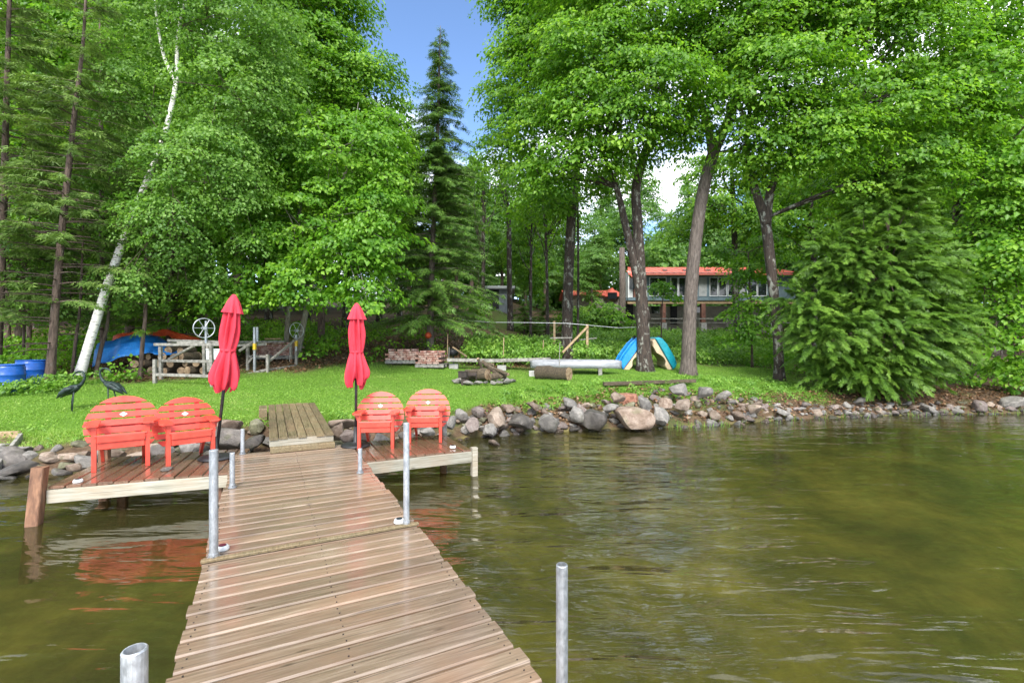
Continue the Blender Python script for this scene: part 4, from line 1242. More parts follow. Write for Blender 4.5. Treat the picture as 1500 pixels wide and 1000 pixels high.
# roof: red sheet sloping back, with ribs, eave fascia and vents
ez, ey, rz_, ry = P(0, 401, HY - 0.7).z, HY - 0.7, P(0, 391.5, HY + 4).z, HY + 4.0
xa, xb = P(917, 0, HY).x, P(XR + 5, 0, HY).x
sl = Vector((0, ry - ey, rz_ - ez))
roof = MB().add([Vector(v) - hl for v in ((xa, ey, ez), (xb, ey, ez), (xb, ry, rz_), (xa + 1.1, ry, rz_), (xa, ey, ez - .06), (xb, ey, ez - .06), (xb, ry, rz_ - .06), (xa + 1.1, ry, rz_ - .06))],
    [(0, 1, 2, 3), (7, 6, 5, 4), (0, 4, 5, 1), (1, 5, 6, 2), (2, 6, 7, 3), (3, 7, 4, 0)]).build('roof', M['roof_red'], hs)
MB().add([Vector(v) - hl for v in ((xa + 1.1, ry, rz_), (xb, ry, rz_), (xb, ry + 4, rz_ - .35), (xa + 2.3, ry + 4, rz_ - .35), (xa + 1.1, ry, rz_ - .06), (xb, ry, rz_ - .06), (xb, ry + 4, rz_ - .41), (xa + 2.3, ry + 4, rz_ - .41))],
    [(0, 1, 2, 3), (7, 6, 5, 4), (0, 4, 5, 1), (1, 5, 6, 2), (2, 6, 7, 3), (3, 7, 4, 0)]).build('rear_roof', M['roof_red'], hs)
for i in range(26):
    x = xa + (xb - xa) * i / 25
    MB().bar(Vector((x, ey, ez + .012)) - hl, Vector((max(x, xa + 1.1), ry, rz_ + .012)) - hl, 0.035, 0.03).build('roof_rib', M['roof_red'], roof)
for px in (973, 1003, 1036, 1070):
    c = P(px, 397, HY + 1.3)
    MB().box(c + Vector((0, 0, 0.02)) - hl, (0.36, 0.4, 0.12), ch=0.02).build('roof_vent', M['fascia'], roof)
hb('fascia', M['fascia'], 932, XR + 4, HY - 0.69, HY - 0.62, 401.5, 405)
hb('soffit', M['siding'], 934, XR + 4, HY - 0.6, HY - 0.01, 401.8, 403.0)
# small gable at the left end
ga = [P(917, 396, HY - 0.5), P(931, 411, HY - 1.0), P(936, 407, HY - 0.75), P(934, 398, HY - 0.55)]
mb = MB()
mb.add([v - hl for v in ga] + [v - hl + Vector((0, 0.06, 0)) for v in ga], [(0, 1, 2, 3), (7, 6, 5, 4), (0, 4, 5, 1), (1, 5, 6, 2), (2, 6, 7, 3), (3, 7, 4, 0)])
mb.build('gable_end', M['roof_red'], hs, fix=True)
hb('gable_wall', M['frame_white'], 923, 936, HY + 1.5, HY + 2.2, 403, 437)
hb('barge_board', M['frame_white'], 917, 918.5, HY - 0.6, HY + 1.5, 399, 437)

def shed(name, label, cat, x0, x1, py0, py1, Y, wallm, roofm, depth=3.0, pitch=10, door=None):
    a, b = P(x0, py1, Y), P(x1, py0, Y)
    t = thing(name, label, cat, Vector(((a.x + b.x) / 2, Y + depth / 2, a.z - 1.2)))
    l0 = Vector(t.location)
    MB().box(Vector(((a.x + b.x) / 2, Y + depth / 2, (a.z - 1.5 + b.z) / 2)) - l0, (b.x - a.x, depth, b.z - a.z + 1.5)).build('wall', wallm, t)
    ov = 0.3
    h = pitch / F * Y
    x0_, x1_ = a.x - ov, b.x + ov
    zz = b.z
    vs = [Vector(v) - l0 for v in ((x0_, Y - ov, zz), (x1_, Y - ov, zz), (x1_, Y + depth / 2, zz + h), (x0_, Y + depth / 2, zz + h), (x0_, Y + depth + ov, zz), (x1_, Y + depth + ov, zz))]
    vs2 = [v - Vector((0, 0, 0.07)) for v in vs]
    r_ = MB().add(vs + vs2, [(0, 1, 2, 3), (3, 2, 5, 4), (9, 8, 7, 6), (10, 11, 8, 9), (0, 6, 7, 1), (4, 5, 11, 10), (1, 7, 8, 2), (2, 8, 11, 5), (3, 9, 6, 0), (4, 10, 9, 3)]).build('roof', roofm, t)
    n = max(4, int((x1_ - x0_) / 0.45))
    for i in range(n + 1):
        x = x0_ + (x1_ - x0_) * i / n
        MB().bar(Vector((x, Y - ov, zz + .012)) - l0, Vector((x, Y + depth / 2, zz + h + .012)) - l0, 0.035, 0.03).build('roof_rib', roofm, r_)
    if door:
        p0, p1 = P(door[0], door[2], Y), P(door[1], door[3], Y)
        MB().box(Vector(((p0.x + p1.x) / 2, Y - 0.015, (p0.z + p1.z) / 2)) - l0, (p1.x - p0.x, 0.06, abs(p0.z - p1.z))).build('doorway', M['interior'], t)
    return t, l0
s1, l1 = shed('red_roof_cottage', 'low cottage with bright red metal roof half hidden left of the house', 'cottage', 832, 906, 432, 452, 42, M['siding'], M['roof_red'], 5, 11)
gp_ = [P(886, 434, 41.4), P(897, 421, 41.4), P(908, 434, 41.4)]
mb = MB(); mb.add([v - l1 for v in gp_] + [v - l1 + Vector((0, 2.4, 0)) for v in gp_], [(0, 1, 2), (5, 4, 3), (0, 3, 4, 1), (1, 4, 5, 2), (2, 5, 3, 0)])
mb.build('dormer_roof', M['roof_red'], s1, fix=True)
MB().box(P(897, 433, 41.35) - l1, (0.8, 0.1, 0.55)).build('dormer_window', M['glass'], s1)
shed('garden_shed', 'small grey shed with a dark open doorway up the path', 'shed', 712, 748, 422, 452, 34, M['shedwall'], M['grey_panel'], 3, 7, (714, 731, 424, 452))
po = thing('broken_trunk', 'bare grey broken-off trunk standing like a pole beside the house', 'tree trunk', G(911, 30.5))
pl = Vector(po.location)
MB().tube([Vector((0, 0, -0.3)), P(911, 470, 30.5) - pl, P(912, 420, 30.5) - pl, P(911, 363, 30.5) - pl], [0.24, 0.22, 0.20, 0.17], 14).build('trunk', M['bark_grey'], po, smooth=True)

# ------------------------------------------------------------------ stone bank
ROCKS = {}
for i in range(14):
    sq = random.Random(900 + i)
    ROCKS[i] = rock_mesh('stone', 500 + i, 3, 13, (1.0, sq.uniform(0.7, 1.0), sq.uniform(0.55, 0.85)))
    smooth_by_angle(ROCKS[i])
MATR = ['rock_grey', 'rock_dark', 'rock_tan', 'rock_pink', 'rock_moss', 'rock_brown']
rock_cache = {}
def rock_of(i, mat):
    k = (i, mat)
    if k not in rock_cache:
        me = ROCKS[i].copy()
        me.name = 'stone'
        me.materials.clear(); me.materials.append(M[mat])
        rock_cache[k] = me
    return rock_cache[k]
bankR = thing('stone_bank', 'bank of mixed boulders along the water right of the dock', 'stone bank', (3, shore(3), 0), 0, 'stone edging of the shore')
bankL = thing('stone_bank', 'bank of flat stones along the water left of the dock and behind the decks', 'stone bank', (-5, shore(-5) + 0.2, 0), 0, 'stone edging of the shore')
bankF = thing('stone_bank', 'low line of small stones along the water under the wide cedar', 'stone bank', (11, shore(11), 0), 0, 'stone edging of the shore')
def put_rock(bank, pos, s, mat, i=None, flat=1.0):
    o = link('stone', rock_of(rnd.randrange(14) if i is None else i, mat), bank)
    o.location = Vector(pos) - Vector(bank.location)
    o.scale = (s[0], s[1], s[2] * flat) if hasattr(s, '__len__') else (s, s * rnd.uniform(0.8, 1.1), s * flat * rnd.uniform(0.8, 1.1))
    o.rotation_euler = (rnd.uniform(-0.5, 0.5), rnd.uniform(-0.5, 0.5), rnd.uniform(0, 6.28))
    return o
# the boulders that stand out: px, py centre, width px, height px, depth, material
big = [
    (763, 616, 46, 36, 10.35, 'rock_dark'), (806, 618, 34, 30, 10.4, 'rock_grey'), (726, 611, 44, 30, 10.25, 'rock_tan'), (690, 622, 32, 26, 9.9, 'rock_pink'),
    (716, 627, 34, 22, 9.95, 'rock_grey'), (842, 608, 34, 24, 10.75, 'rock_grey'), (866, 611, 48, 36, 10.75, 'rock_dark'), (893, 597, 26, 22, 11.0, 'rock_grey'),
    (924, 608, 62, 40, 10.85, 'rock_brown'), (968, 610, 30, 32, 10.95, 'rock_grey'), (944, 590, 26, 24, 11.2, 'rock_grey'), (905, 582, 26, 18, 11.5, 'rock_brown'),
    (992, 570, 32, 20, 12.0, 'rock_grey'), (1000, 592, 26, 20, 11.4, 'rock_tan'), (1030, 575, 24, 16, 12.0, 'rock_grey'), (1060, 578, 24, 15, 12.2, 'rock_grey'),
    (1045, 606, 26, 16, 11.6, 'rock_tan'), (1105, 598, 28, 16, 12.0, 'rock_tan'), (1145, 603, 26, 12, 12.2, 'rock_grey'), (975, 593, 24, 20, 11.3, 'rock_brown'),
    (836, 590, 26, 18, 11.2, 'rock_grey'), (782, 594, 26, 16, 10.9, 'rock_brown'), (745, 597, 24, 16, 10.8, 'rock_brown'), (700, 603, 26, 18, 10.5, 'rock_pink'),
    (676, 607, 22, 22, 10.2, 'rock_grey'), (723, 649, 22, 12, 9.3, 'rock_brown'), (1080, 608, 22, 14, 11.8, 'rock_brown'), (1260, 587, 22, 12, 13.3, 'rock_grey'),
    (1362, 601, 30, 14, 13.2, 'rock_grey'), (1400, 603, 24, 12, 13.3, 'rock_grey'), (1435, 596, 26, 18, 13.4, 'rock_pink'), (1480, 590, 30, 22, 13.6, 'rock_grey'), (1285, 600, 16, 10, 13.2, 'rock_tan'), (1195, 605, 22, 10, 12.6, 'rock_tan')]
for px, py, w, h, Y, m_ in big:
    c = P(px, py, Y)
    hw, hh = w / F * Y / 2, h / F * Y / 2
    put_rock(bankR if px < 1180 else bankF, c, (hw * 1.18, hw * 1.05, hh * 1.5), m_)
def in_view(x, y): return abs(x / y) < 1.12
cnt = 0
x = -0.9
while x < 16.2:
    ys_ = shore(x)
    deep = float(np.interp(x, [-1, 2, 4, 6, 9, 16], [0.75, 1.0, 1.7, 1.0, 0.55, 0.7]))
    rows = 5 if x < 7 else 4
    for k in range(rows):
        dd = deep * (k + rnd.uniform(-0.2, 0.5)) / rows - 0.06
        sz = rnd.uniform(0.06, 0.16) if x > 6.5 else rnd.uniform(0.07, 0.19)
        px_ = x + rnd.uniform(-0.1, 0.1); py_ = shore(px_) + dd
        put_rock(bankR if x < 7 else bankF, (px_, py_, max(gz(px_, py_), -0.05) + sz * 0.22), sz, rnd.choice(['rock_grey', 'rock_grey', 'rock_tan', 'rock_pink', 'rock_brown', 'rock_moss', 'rock_dark']), flat=0.85)
        cnt += 1
    x += rnd.uniform(0.18, 0.27) if x < 7 else rnd.uniform(0.17, 0.25)
bigL = [(375, 624, 44, 36, 8.75, 'rock_moss'), (332, 641, 74, 44, 8.05, 'rock_dark'), (338, 622, 42, 24, 8.4, 'rock_brown'), (368, 648, 50, 26, 8.0, 'rock_dark'),
        (506, 620, 44, 17, 8.9, 'rock_tan'), (497, 634, 28, 26, 8.5, 'rock_brown'), (520, 638, 40, 30, 8.35, 'rock_pink'), (560, 645, 30, 22, 8.5, 'rock_grey'),
        (595, 640, 30, 22, 9.0, 'rock_dark'), (625, 632, 30, 18, 9.3, 'rock_grey'), (660, 620, 22, 22, 9.4, 'rock_grey'), (20, 672, 60, 18, 7.35, 'rock_dark'), (28, 688, 60, 20, 7.15, 'rock_dark'),
        (42, 659, 46, 15, 7.75, 'rock_tan'), (2, 700, 40, 12, 6.95, 'rock_grey'), (127, 675, 36, 22, 7.25, 'rock_grey'), (107, 668, 30, 18, 7.4, 'rock_tan'), (90, 692, 30, 14, 7.0, 'rock_dark'),
        (110, 683, 26, 15, 7.15, 'rock_brown'), (172, 664, 34, 18, 7.4, 'rock_brown'), (200, 668, 36, 16, 7.4, 'rock_tan'), (240, 660, 40, 22, 7.6, 'rock_dark'), (280, 655, 40, 26, 7.75, 'rock_grey'), (150, 662, 28, 16, 7.6, 'rock_grey'), (72, 668, 26, 12, 7.45, 'rock_tan')]
for px, py, w, h, Y, m_ in bigL:
    c = P(px, py, Y)
    hw, hh = w / F * Y / 2, h / F * Y / 2
    put_rock(bankL, c, (hw * 1.18, hw * 0.95, hh * 1.5), m_)
x = -8.6
while x < -0.9:
    for k in range(4):
        dd = 0.85 * (k + rnd.uniform(-0.2, 0.5)) / 4 - 0.1
        sz = rnd.uniform(0.07, 0.17)
        px_ = x + rnd.uniform(-0.1, 0.1); py_ = shore(px_) + dd
        put_rock(bankL, (px_, py_, max(gz(px_, py_), -0.05) + sz * 0.2), sz, rnd.choice(['rock_grey', 'rock_tan', 'rock_dark', 'rock_brown', 'rock_moss']), flat=0.7)
    x += rnd.uniform(0.22, 0.34)

# ------------------------------------------------------------------ leaf geometry
def unit(a):
    return a / np.maximum(np.linalg.norm(a, axis=-1, keepdims=True), 1e-9)
def leaf_arrays(pos, nrm, axis, L_, ratio=0.75, fold=0.14, droop=0.18):
    nrm = unit(nrm)
    axis = unit(axis - nrm * np.sum(axis * nrm, -1, keepdims=True))
    L_ = np.asarray(L_)[:, None]
    a = axis * L_
    b = np.cross(nrm, axis) * L_ * ratio * 0.5
    v0 = pos
    v1 = pos + 0.48 * a + b + nrm * fold * L_
    v2 = pos + a - nrm * droop * L_
    v3 = pos + 0.48 * a - b + nrm * fold * L_
    V = np.stack([v0, v1, v2, v3], 1).reshape(-1, 3)
    n = len(pos)
    i = np.arange(n) * 4
    T = np.concatenate([np.stack([i, i + 1, i + 2], 1), np.stack([i, i + 2, i + 3], 1)])
    return V, T
def leaf_obj(name, pos, nrm, axis, L_, mat, parent, origin, tint=None, ratio=0.75, **kw):
    V, T = leaf_arrays(pos - np.array(origin), nrm, axis, L_, ratio, **kw)
    if tint is None:
        tint = rng.random(len(pos))
    return link(name, np_mesh(name, V, T, mat, np.repeat(tint, 4)), parent)
def spray_leaves(C, O, Rr, n, L_, droop=0.35, slope=0.25, flatn=0.45, thick=0.10):
    """C (M,3) spray centres, O (M,3) outward, Rr (M,) radius -> leaves"""
    Mn = len(C)
    th = rng.random((Mn, n)) * 2 * np.pi
    rr = np.sqrt(rng.random((Mn, n)))
    oh = O.copy(); oh[:, 2] = 0
    oh = unit(oh + 1e-6)
    tg = np.stack([-oh[:, 1], oh[:, 0], np.zeros(Mn)], 1)
    x = rr * np.cos(th) * 1.15; y = rr * np.sin(th) * 0.8
    R_ = Rr[:, None]
    p = C[:, None, :] + (oh[:, None, :] * (x * R_)[..., None]) + (tg[:, None, :] * (y * R_)[..., None])
    p[..., 2] += R_ * (-droop * rr ** 2 - slope * x + rng.normal(0, thick, (Mn, n)))
    nr = rng.normal(0, flatn, (Mn, n, 3))
    nr[..., 2] += 1.0
    nr += oh[:, None, :] * (0.75 + 0.4 * x)[..., None] + tg[:, None, :] * (0.4 * y)[..., None]
    ax = oh[:, None, :] * (0.5 + x)[..., None] + tg[:, None, :] * y[..., None] + rng.normal(0, 0.45, (Mn, n, 3))
    ax[..., 2] -= 0.35
    L2 = L_ * np.repeat(rng.uniform(0.8, 1.2, Mn), n) * rng.uniform(0.6, 1.3, Mn * n)
    st = rng.normal(0, 0.17, Mn)[:, None]
    tint = np.clip(0.5 + st + rng.normal(0, 0.17, (Mn, n)), 0, 1).ravel()
    return p.reshape(-1, 3), nr.reshape(-1, 3), ax.reshape(-1, 3), L2, tint

def lobe(px, py, Y, rx, rz, ry=None):
    c = P(px, py, Y)
    k = Y / F
    ry = ry if ry is not None else (rx + rz) / 2 * k * 0.8
    return (np.array(c), np.array([rx * k, ry, rz * k]))
def sample_lobes(lobes, dens, inner=0.3, floor=None):
    """spray centres near the surface of the lobes; density per square metre of lobe surface"""
    Cs, Os = [], []
    for c, r in lobes:
        area = 4 * np.pi * ((r[0] * r[1]) ** 1.6 / 3 + (r[0] * r[2]) ** 1.6 / 3 + (r[1] * r[2]) ** 1.6 / 3) ** (1 / 1.6)
        n = max(4, int(area * dens))
        d = unit(rng.normal(0, 1, (n, 3)))
        keep = (d[:, 1] < 0.25) | (rng.random(n) < 0.45)
        d = d[keep]
        f = 1 - np.abs(rng.normal(0, inner, len(d)))
        f = np.clip(f, 0.1, 1.06)
        p = c + d * r * f[:, None]
        Cs.append(p); Os.append(d)
    C = np.concatenate(Cs); O = np.concatenate(Os)
    if floor is not None:
        k = C[:, 2] > floor
        C, O = C[k], O[k]
    return C, O

def trunk_mesh(pts, rads, n=12, flare=True):
    """smooth tapered trunk through the points"""
    pts = [Vector(p) for p in pts]
    out, rr = [], []
    for i in range(len(pts) - 1):
        p0 = pts[max(i - 1, 0)]; p1 = pts[i]; p2 = pts[i + 1]; p3 = pts[min(i + 2, len(pts) - 1)]
        for k in range(5):
            t = k / 5
            q = 0.5 * ((2 * p1) + (p2 - p0) * t + (2 * p0 - 5 * p1 + 4 * p2 - p3) * t * t + (3 * p1 - p0 - 3 * p2 + p3) * t ** 3)
            out.append(q); rr.append(rads[i] * (1 - t) + rads[i + 1] * t)
    out.append(pts[-1]); rr.append(rads[-1])
    if flare:
        rr[0] *= 1.5; rr[1] *= 1.18
    return MB().tube(out, rr, n)

def limb(mb, a, b, r0, r1, sag=0.15, n=6):
    a, b = Vector(a), Vector(b)
    d = b - a
    off = Vector((rnd.uniform(-1, 1), rnd.uniform(-1, 1), rnd.uniform(-0.2, 1))) * d.length * sag
    pts = [a + d * t + off * math.sin(math.pi * t) for t in [i / n for i in range(n + 1)]]
    mb.tube(pts, [r0 + (r1 - r0) * i / n for i in range(n + 1)], 7)
    return pts

def broadleaf(name, label, base, trunks, lobes, mat, barkm, dens=1.6, nleaf=60, leaf=0.115, R_=(0.45, 0.8), group=None, inner=0.28, limb_r=0.07, twigs=3, cat='tree', floor=None, droop=0.35, slope=0.25, flatn=0.45, limbm=None):
    """trunks: list of (points, radii) in world space; lobes: crown volumes"""
    base = Vector(base)
    t = thing(name, label, cat, base, 0, group)
    tops = []
    for i, (pts, rads) in enumerate(trunks):
        pts = [Vector(p) - base for p in pts]
        trunk_mesh(pts, rads, flare=(i == 0)).build('trunk', barkm, t, smooth=True)
        tops.append(pts)
    C, O = sample_lobes(lobes, dens * 1.55, inner, floor)
    leaf = leaf * 0.97
    nleaf = int(nleaf * 1.15)
    if lobes:
        mb = MB()
        for c, r in lobes:
            cl = Vector(c) - base
            cand = [p for pts in tops for p in pts[len(pts) // 2:]]
            low = [p for p in cand if p.z < cl.z + 0.5] or cand
            a = min(low, key=lambda p: (p - cl).length)
            end = limb(mb, a, cl, limb_r, limb_r * 0.45, 0.12)
            near = np.where(np.sum(((C - c) / r) ** 2, 1) < 1.3)[0]
            if len(near):
                for q in rng.choice(near, min(len(near), twigs * 3)):
                    limb(mb, end[rnd.choice([3, 4, 5, 6])], Vector(C[q]) - base, limb_r * 0.35, 0.008, 0.1, 4)
        mb.build('limbs', limbm or barkm, t, smooth=True)
        Rr = rng.uniform(R_[0], R_[1], len(C))
        p, nr, ax, L_, tint = spray_leaves(C, O, Rr, nleaf, leaf, droop, slope, flatn)
        leaf_obj('crown', p, nr, ax, L_, mat, t, base, tint)
    return t

TW = 0.68
def TR(pxs, Y, w, base=None):
    """trunk from pixel points at depth Y (or list of Y) with widths in px"""
    Ys = Y if hasattr(Y, '__len__') else [Y] * len(pxs)
    pts = [P(a, b, y) for (a, b), y in zip(pxs, Ys)]
    g = pts[0]; pts[0] = Vector((g.x, g.y, gz(g.x, g.y) - 0.15))
    return pts, [wi * TW / 2 / F * y for wi, y in zip(w, Ys)]

# frond strips for conifers --------------------------------------------------
def frond_obj(name, base_p, dirv, nrm, L_, mat, parent, origin, nst=7, width=0.16, spread=0.9, tint=None, sag=0.25):
    """each frond: a fan of nst narrow strips left and right of a midrib"""
    n = len(base_p)
    d = unit(dirv); nn = unit(nrm - d * np.sum(nrm * d, -1, keepdims=True))
    s = np.cross(d, nn)
    Vs, tn = [], []
    if tint is None:
        tint = np.clip(rng.normal(0.5, 0.2, n), 0, 1)
    for k in range(nst):
        t0 = 0.05 + 0.75 * (k // 2) / max(1, (nst // 2)) if k < nst - 1 else 0.0
        side = 1 if k % 2 else -1
        ang = spread * (1 - 0.35 * t0) * side if k < nst - 1 else 0.0
        ln = (0.62 - 0.30 * t0) if k < nst - 1 else 1.0
        ang = ang + rng.normal(0, 0.15, n)
        dd = d * np.cos(ang)[:, None] + s * np.sin(ang)[:, None]
        p0 = base_p + d * (L_ * t0)[:, None] - np.array([0, 0, 1]) * (sag * L_ * t0 ** 2)[:, None]
        le = L_ * ln * rng.uniform(0.8, 1.2, n)
        p1 = p0 + dd * le[:, None] - np.array([0, 0, 1]) * (sag * le * 0.8)[:, None]
        w = np.cross(dd, nn) * (L_ * width * 0.5)[:, None]
        m = p0 * 0.72 + p1 * 0.28 + nn * (0.03 * L_)[:, None]
        Vs.append(np.stack([m + w, p1, m - w], 1))
        tn.append(np.clip(tint + rng.normal(0, 0.08, n), 0, 1))
    V = np.concatenate(Vs).reshape(-1, 3) - np.array(origin)
    tt = np.repeat(np.concatenate(tn), 3)
    T = np.arange(len(V)).reshape(-1, 3)
    return link(name, np_mesh(name, V, T, mat, tt), parent)

def conifer_branchy(name, label, trunk, prof, mat, barkm, zlo, ztop, nbr, frond=0.3, per=26, droop=0.25, start=0.25, group=None, cat='tree', nst=5, width=0.16, updir=0.1, dead=0):
    """trunk: (points, radii); prof(t) -> branch length at height fraction t; fronds along each branch"""
    pts, rads = trunk
    base = Vector(pts[0]) + Vector((0, 0, 0.15))
    t = thing(name, label, cat, base, 0, group)
    trunk_mesh([p - base for p in pts], rads, 10).build('trunk', barkm, t, smooth=True)
    P_ = np.array([list(p) for p in pts])
    mb = MB()
    bp, bd, bn, bl = [], [], [], []
    for i in range(nbr + dead):
        isdead = i >= nbr
        u = rng.random()
        z = zlo + (ztop - zlo) * (u if not isdead else rng.random() * 0.75)
        if isdead:
            z = pts[0].z + 0.8 + (ztop - pts[0].z) * 0.6 * rng.random()
        f = (z - zlo) / (ztop - zlo)
        x = np.interp(z, P_[:, 2], P_[:, 0]); y = np.interp(z, P_[:, 2], P_[:, 1])
        a = rng.random() * 2 * np.pi
        Lb = prof(min(max(f, 0), 1)) * rng.uniform(0.7, 1.12)
        if isdead: Lb *= rng.uniform(0.3, 0.8)
        d = np.array([np.cos(a), np.sin(a), 0.0])
        k = 6
        br = []
        for j in range(k + 1):
            s = j / k
            br.append(np.array([x, y, z]) + d * Lb * s + np.array([0, 0, updir * Lb * s - droop * Lb * s * s]))
        mb.tube([Vector(q) - base for q in br], [max(0.017 * (1 - f) * (1 - j / k) + 0.004, 0.004) for j in range(k + 1)], 5, cap=False)
        if isdead: continue
        br = np.array(br)
        m = max(4, int(per * Lb))
        s = start + (1 - start) * rng.random(m)
        q = np.stack([np.interp(s, np.linspace(0, 1, k + 1), br[:, c]) for c in range(3)], 1)
        sd_ = np.where(rng.random(m) < 0.5, 1, -1)
        tg = np.array([-d[1], d[0], 0])
        dv = d[None, :] * rng.uniform(0.4, 1.0, (m, 1)) + tg[None, :] * (sd_ * rng.uniform(0.2, 1.0, m))[:, None]
        dv[:, 2] -= rng.uniform(0.0, 0.45, m) + droop * 0.3
        bp.append(q + rng.normal(0, 0.02, (m, 3))); bd.append(dv)
        nn = rng.normal(0, 0.35, (m, 3)); nn[:, 2] += 1
        bn.append(nn); bl.append(frond * rng.uniform(0.6, 1.2, m) * np.clip(1.15 - 0.45 * s, 0.4, 1) * (0.55 + 0.45 * min(1, Lb / 1.2)))
    mb.build('branches', barkm, t, smooth=False)
    frond_obj('crown', np.concatenate(bp), np.concatenate(bd), np.concatenate(bn), np.concatenate(bl), mat, t, base, nst=nst, width=width)
    return t

# ------------------------------------------------------------------ trees, left side
zof = lambda py, Y: CAMZ + (500 - py) / F * Y
conifer_branchy('cedar_tree', 'thin rough cedar trunk with bare side branches left of the birch', TR([(72, 532), (85, 400), (97, 280), (110, 160), (122, 60), (128, -60)], [11.8] * 6, [17, 14, 12, 9, 6, 3]),
                lambda f: 1.9 * (1 - f) + 0.5, M['dullcedar'], M['bark_brown'], zof(450, 11.8), zof(-60, 11.8), 130, 0.30, 30, 0.18, 0.3, 'cedars at the left edge', dead=45)
conifer_branchy('cedar_tree', 'cedar with drooping dull green sprays cut by the left picture edge', TR([(-6, 535), (2, 400), (8, 200), (14, 0), (18, -80)], [12.6] * 5, [16, 14, 11, 7, 4]),
                lambda f: 2.3 * (1 - f) + 0.6, M['dullcedar'], M['bark_brown'], zof(460, 12.6), zof(-80, 12.6), 170, 0.32, 30, 0.2, 0.25, 'cedars at the left edge', dead=25)
conifer_branchy('cedar_tree', 'slim dark cedar standing behind the leaning white birch', TR([(152, 520), (150, 400), (148, 200), (146, 20)], [15.2] * 4, [13, 11, 8, 3]),
                lambda f: 2.0 * (1 - f) + 0.5, M['dullcedar'], M['bark_brown'], zof(440, 15.2), zof(28, 15.2), 140, 0.32, 28, 0.2, 0.25, 'cedars at the left edge', dead=25)
conifer_branchy('hemlock_tree', 'low dark hemlock with drooping branches above the blue tarp', TR([(245, 520), (250, 420), (256, 330), (260, 240)], [15.0] * 4, [11, 9, 6, 2]),
                lambda f: 2.1 * (1 - f) ** 0.8 + 0.4, M['cedar'], M['bark_brown'], zof(478, 15.0), zof(250, 15.0), 150, 0.28, 26, 0.22, 0.2, dead=15)
broadleaf('leafy_sapling', 'leafy sapling hanging over the blue drums at the left', G(30, 13.4),
          [TR([(34, 530), (36, 440), (40, 360), (46, 300)], 13.4, [6, 5, 4, 1])],
          [lobe(30, 400, 13.2, 50, 30), lobe(70, 350, 13.2, 45, 28), lobe(20, 455, 13.0, 46, 22), lobe(55, 290, 13.4, 50, 32), lobe(110, 440, 13.6, 36, 22)],
          M['birch'], M['bark_brown'], dens=1.8, nleaf=50, leaf=0.10, R_=(0.35, 0.6), limb_r=0.02)
# thin stems among the brush
for lab, pts, Y, w in [('thin brown stem leaning just left of the white birch', [(104, 545), (112, 490), (118, 440), (122, 330)], 12.9, [7, 6, 5, 3]),
                       ('short leaning brown stem in front of the blue tarp', [(138, 548), (148, 510), (158, 470), (165, 380)], 12.9, [9, 8, 6, 3]),
                       ('brown stem rising in the middle of the blue tarp', [(205, 540), (209, 500), (213, 460), (214, 360)], 12.95, [9, 8, 7, 4]),
                       ('dark stem behind the cedar at the left', [(42, 520), (43, 430), (44, 300)], 15.5, [9, 8, 6]),
                       ('dark stem at the far left between the drums and the cedars', [(12, 520), (10, 420), (12, 250)], 16, [12, 10, 8])]:
    tr_, rd_ = TR(pts, Y, w)
    b_ = Vector(tr_[0]) + Vector((0, 0, 0.15))
    t_ = thing('bare_stem', lab, 'tree', b_, 0, 'bare stems along the left brush')
    trunk_mesh([p - b_ for p in tr_], rd_, 8).build('trunk', M['bark_brown'], t_, smooth=True)
    mb = MB()
    for i in range(10):
        k_ = rnd.uniform(0.25, 0.95)
        a_ = Vector(tr_[1]).lerp(Vector(tr_[-1]), k_) - b_
        limb(mb, a_, a_ + Vector((rnd.uniform(-1, 1), rnd.uniform(-1, 0.6), rnd.uniform(-0.1, 0.5))) * 0.7, 0.012, 0.003, 0.1, 4)
    mb.build('twigs', M['bark_brown'], t_)

TW = 0.54
broadleaf('birch_tree', 'leaning white birch with pale peeling trunk and small leaves', G(112, 12.6),
          [TR([(112, 541), (150, 440), (185, 340), (215, 265), (240, 200), (258, 120), (262, 40), (290, -60)], [12.6, 12.6, 12.7, 12.8, 12.9, 13.1, 13.3, 13.3], [23, 21, 18, 15, 13, 11, 8, 4]),
           ([P(258, 120, 13.1), P(241, 85, 13.1), P(230, 30, 13.1), P(225, -30, 13.1)], [0.06, 0.04, 0.03, 0.02])],
          [lobe(255, 310, 12.1, 75, 55), lobe(195, 405, 12.4, 45, 35), lobe(305, 240, 12.8, 95, 70), lobe(340, 130, 13.2, 95, 75), lobe(200, 150, 13.0, 60, 70), lobe(330, 20, 13.2, 110, 70), lobe(215, 30, 13.6, 90, 60),
           lobe(365, 300, 13.2, 50, 60), lobe(160, 260, 13.4, 50, 50), lobe(285, -70, 13.4, 150, 70), lobe(395, 70, 13.8, 50, 80), lobe(235, 225, 12.4, 42, 32), lobe(200, 330, 12.2, 36, 24), lobe(400, 190, 13.8, 40, 60), lobe(290, 380, 13.2, 60, 50)],
          M['birch'], M['bark_birch'], dens=2.3, nleaf=75, leaf=0.085, R_=(0.3, 0.6), limb_r=0.016, droop=0.6, slope=0.45, flatn=0.6, limbm=M['bark_brown'])
TW = 0.68
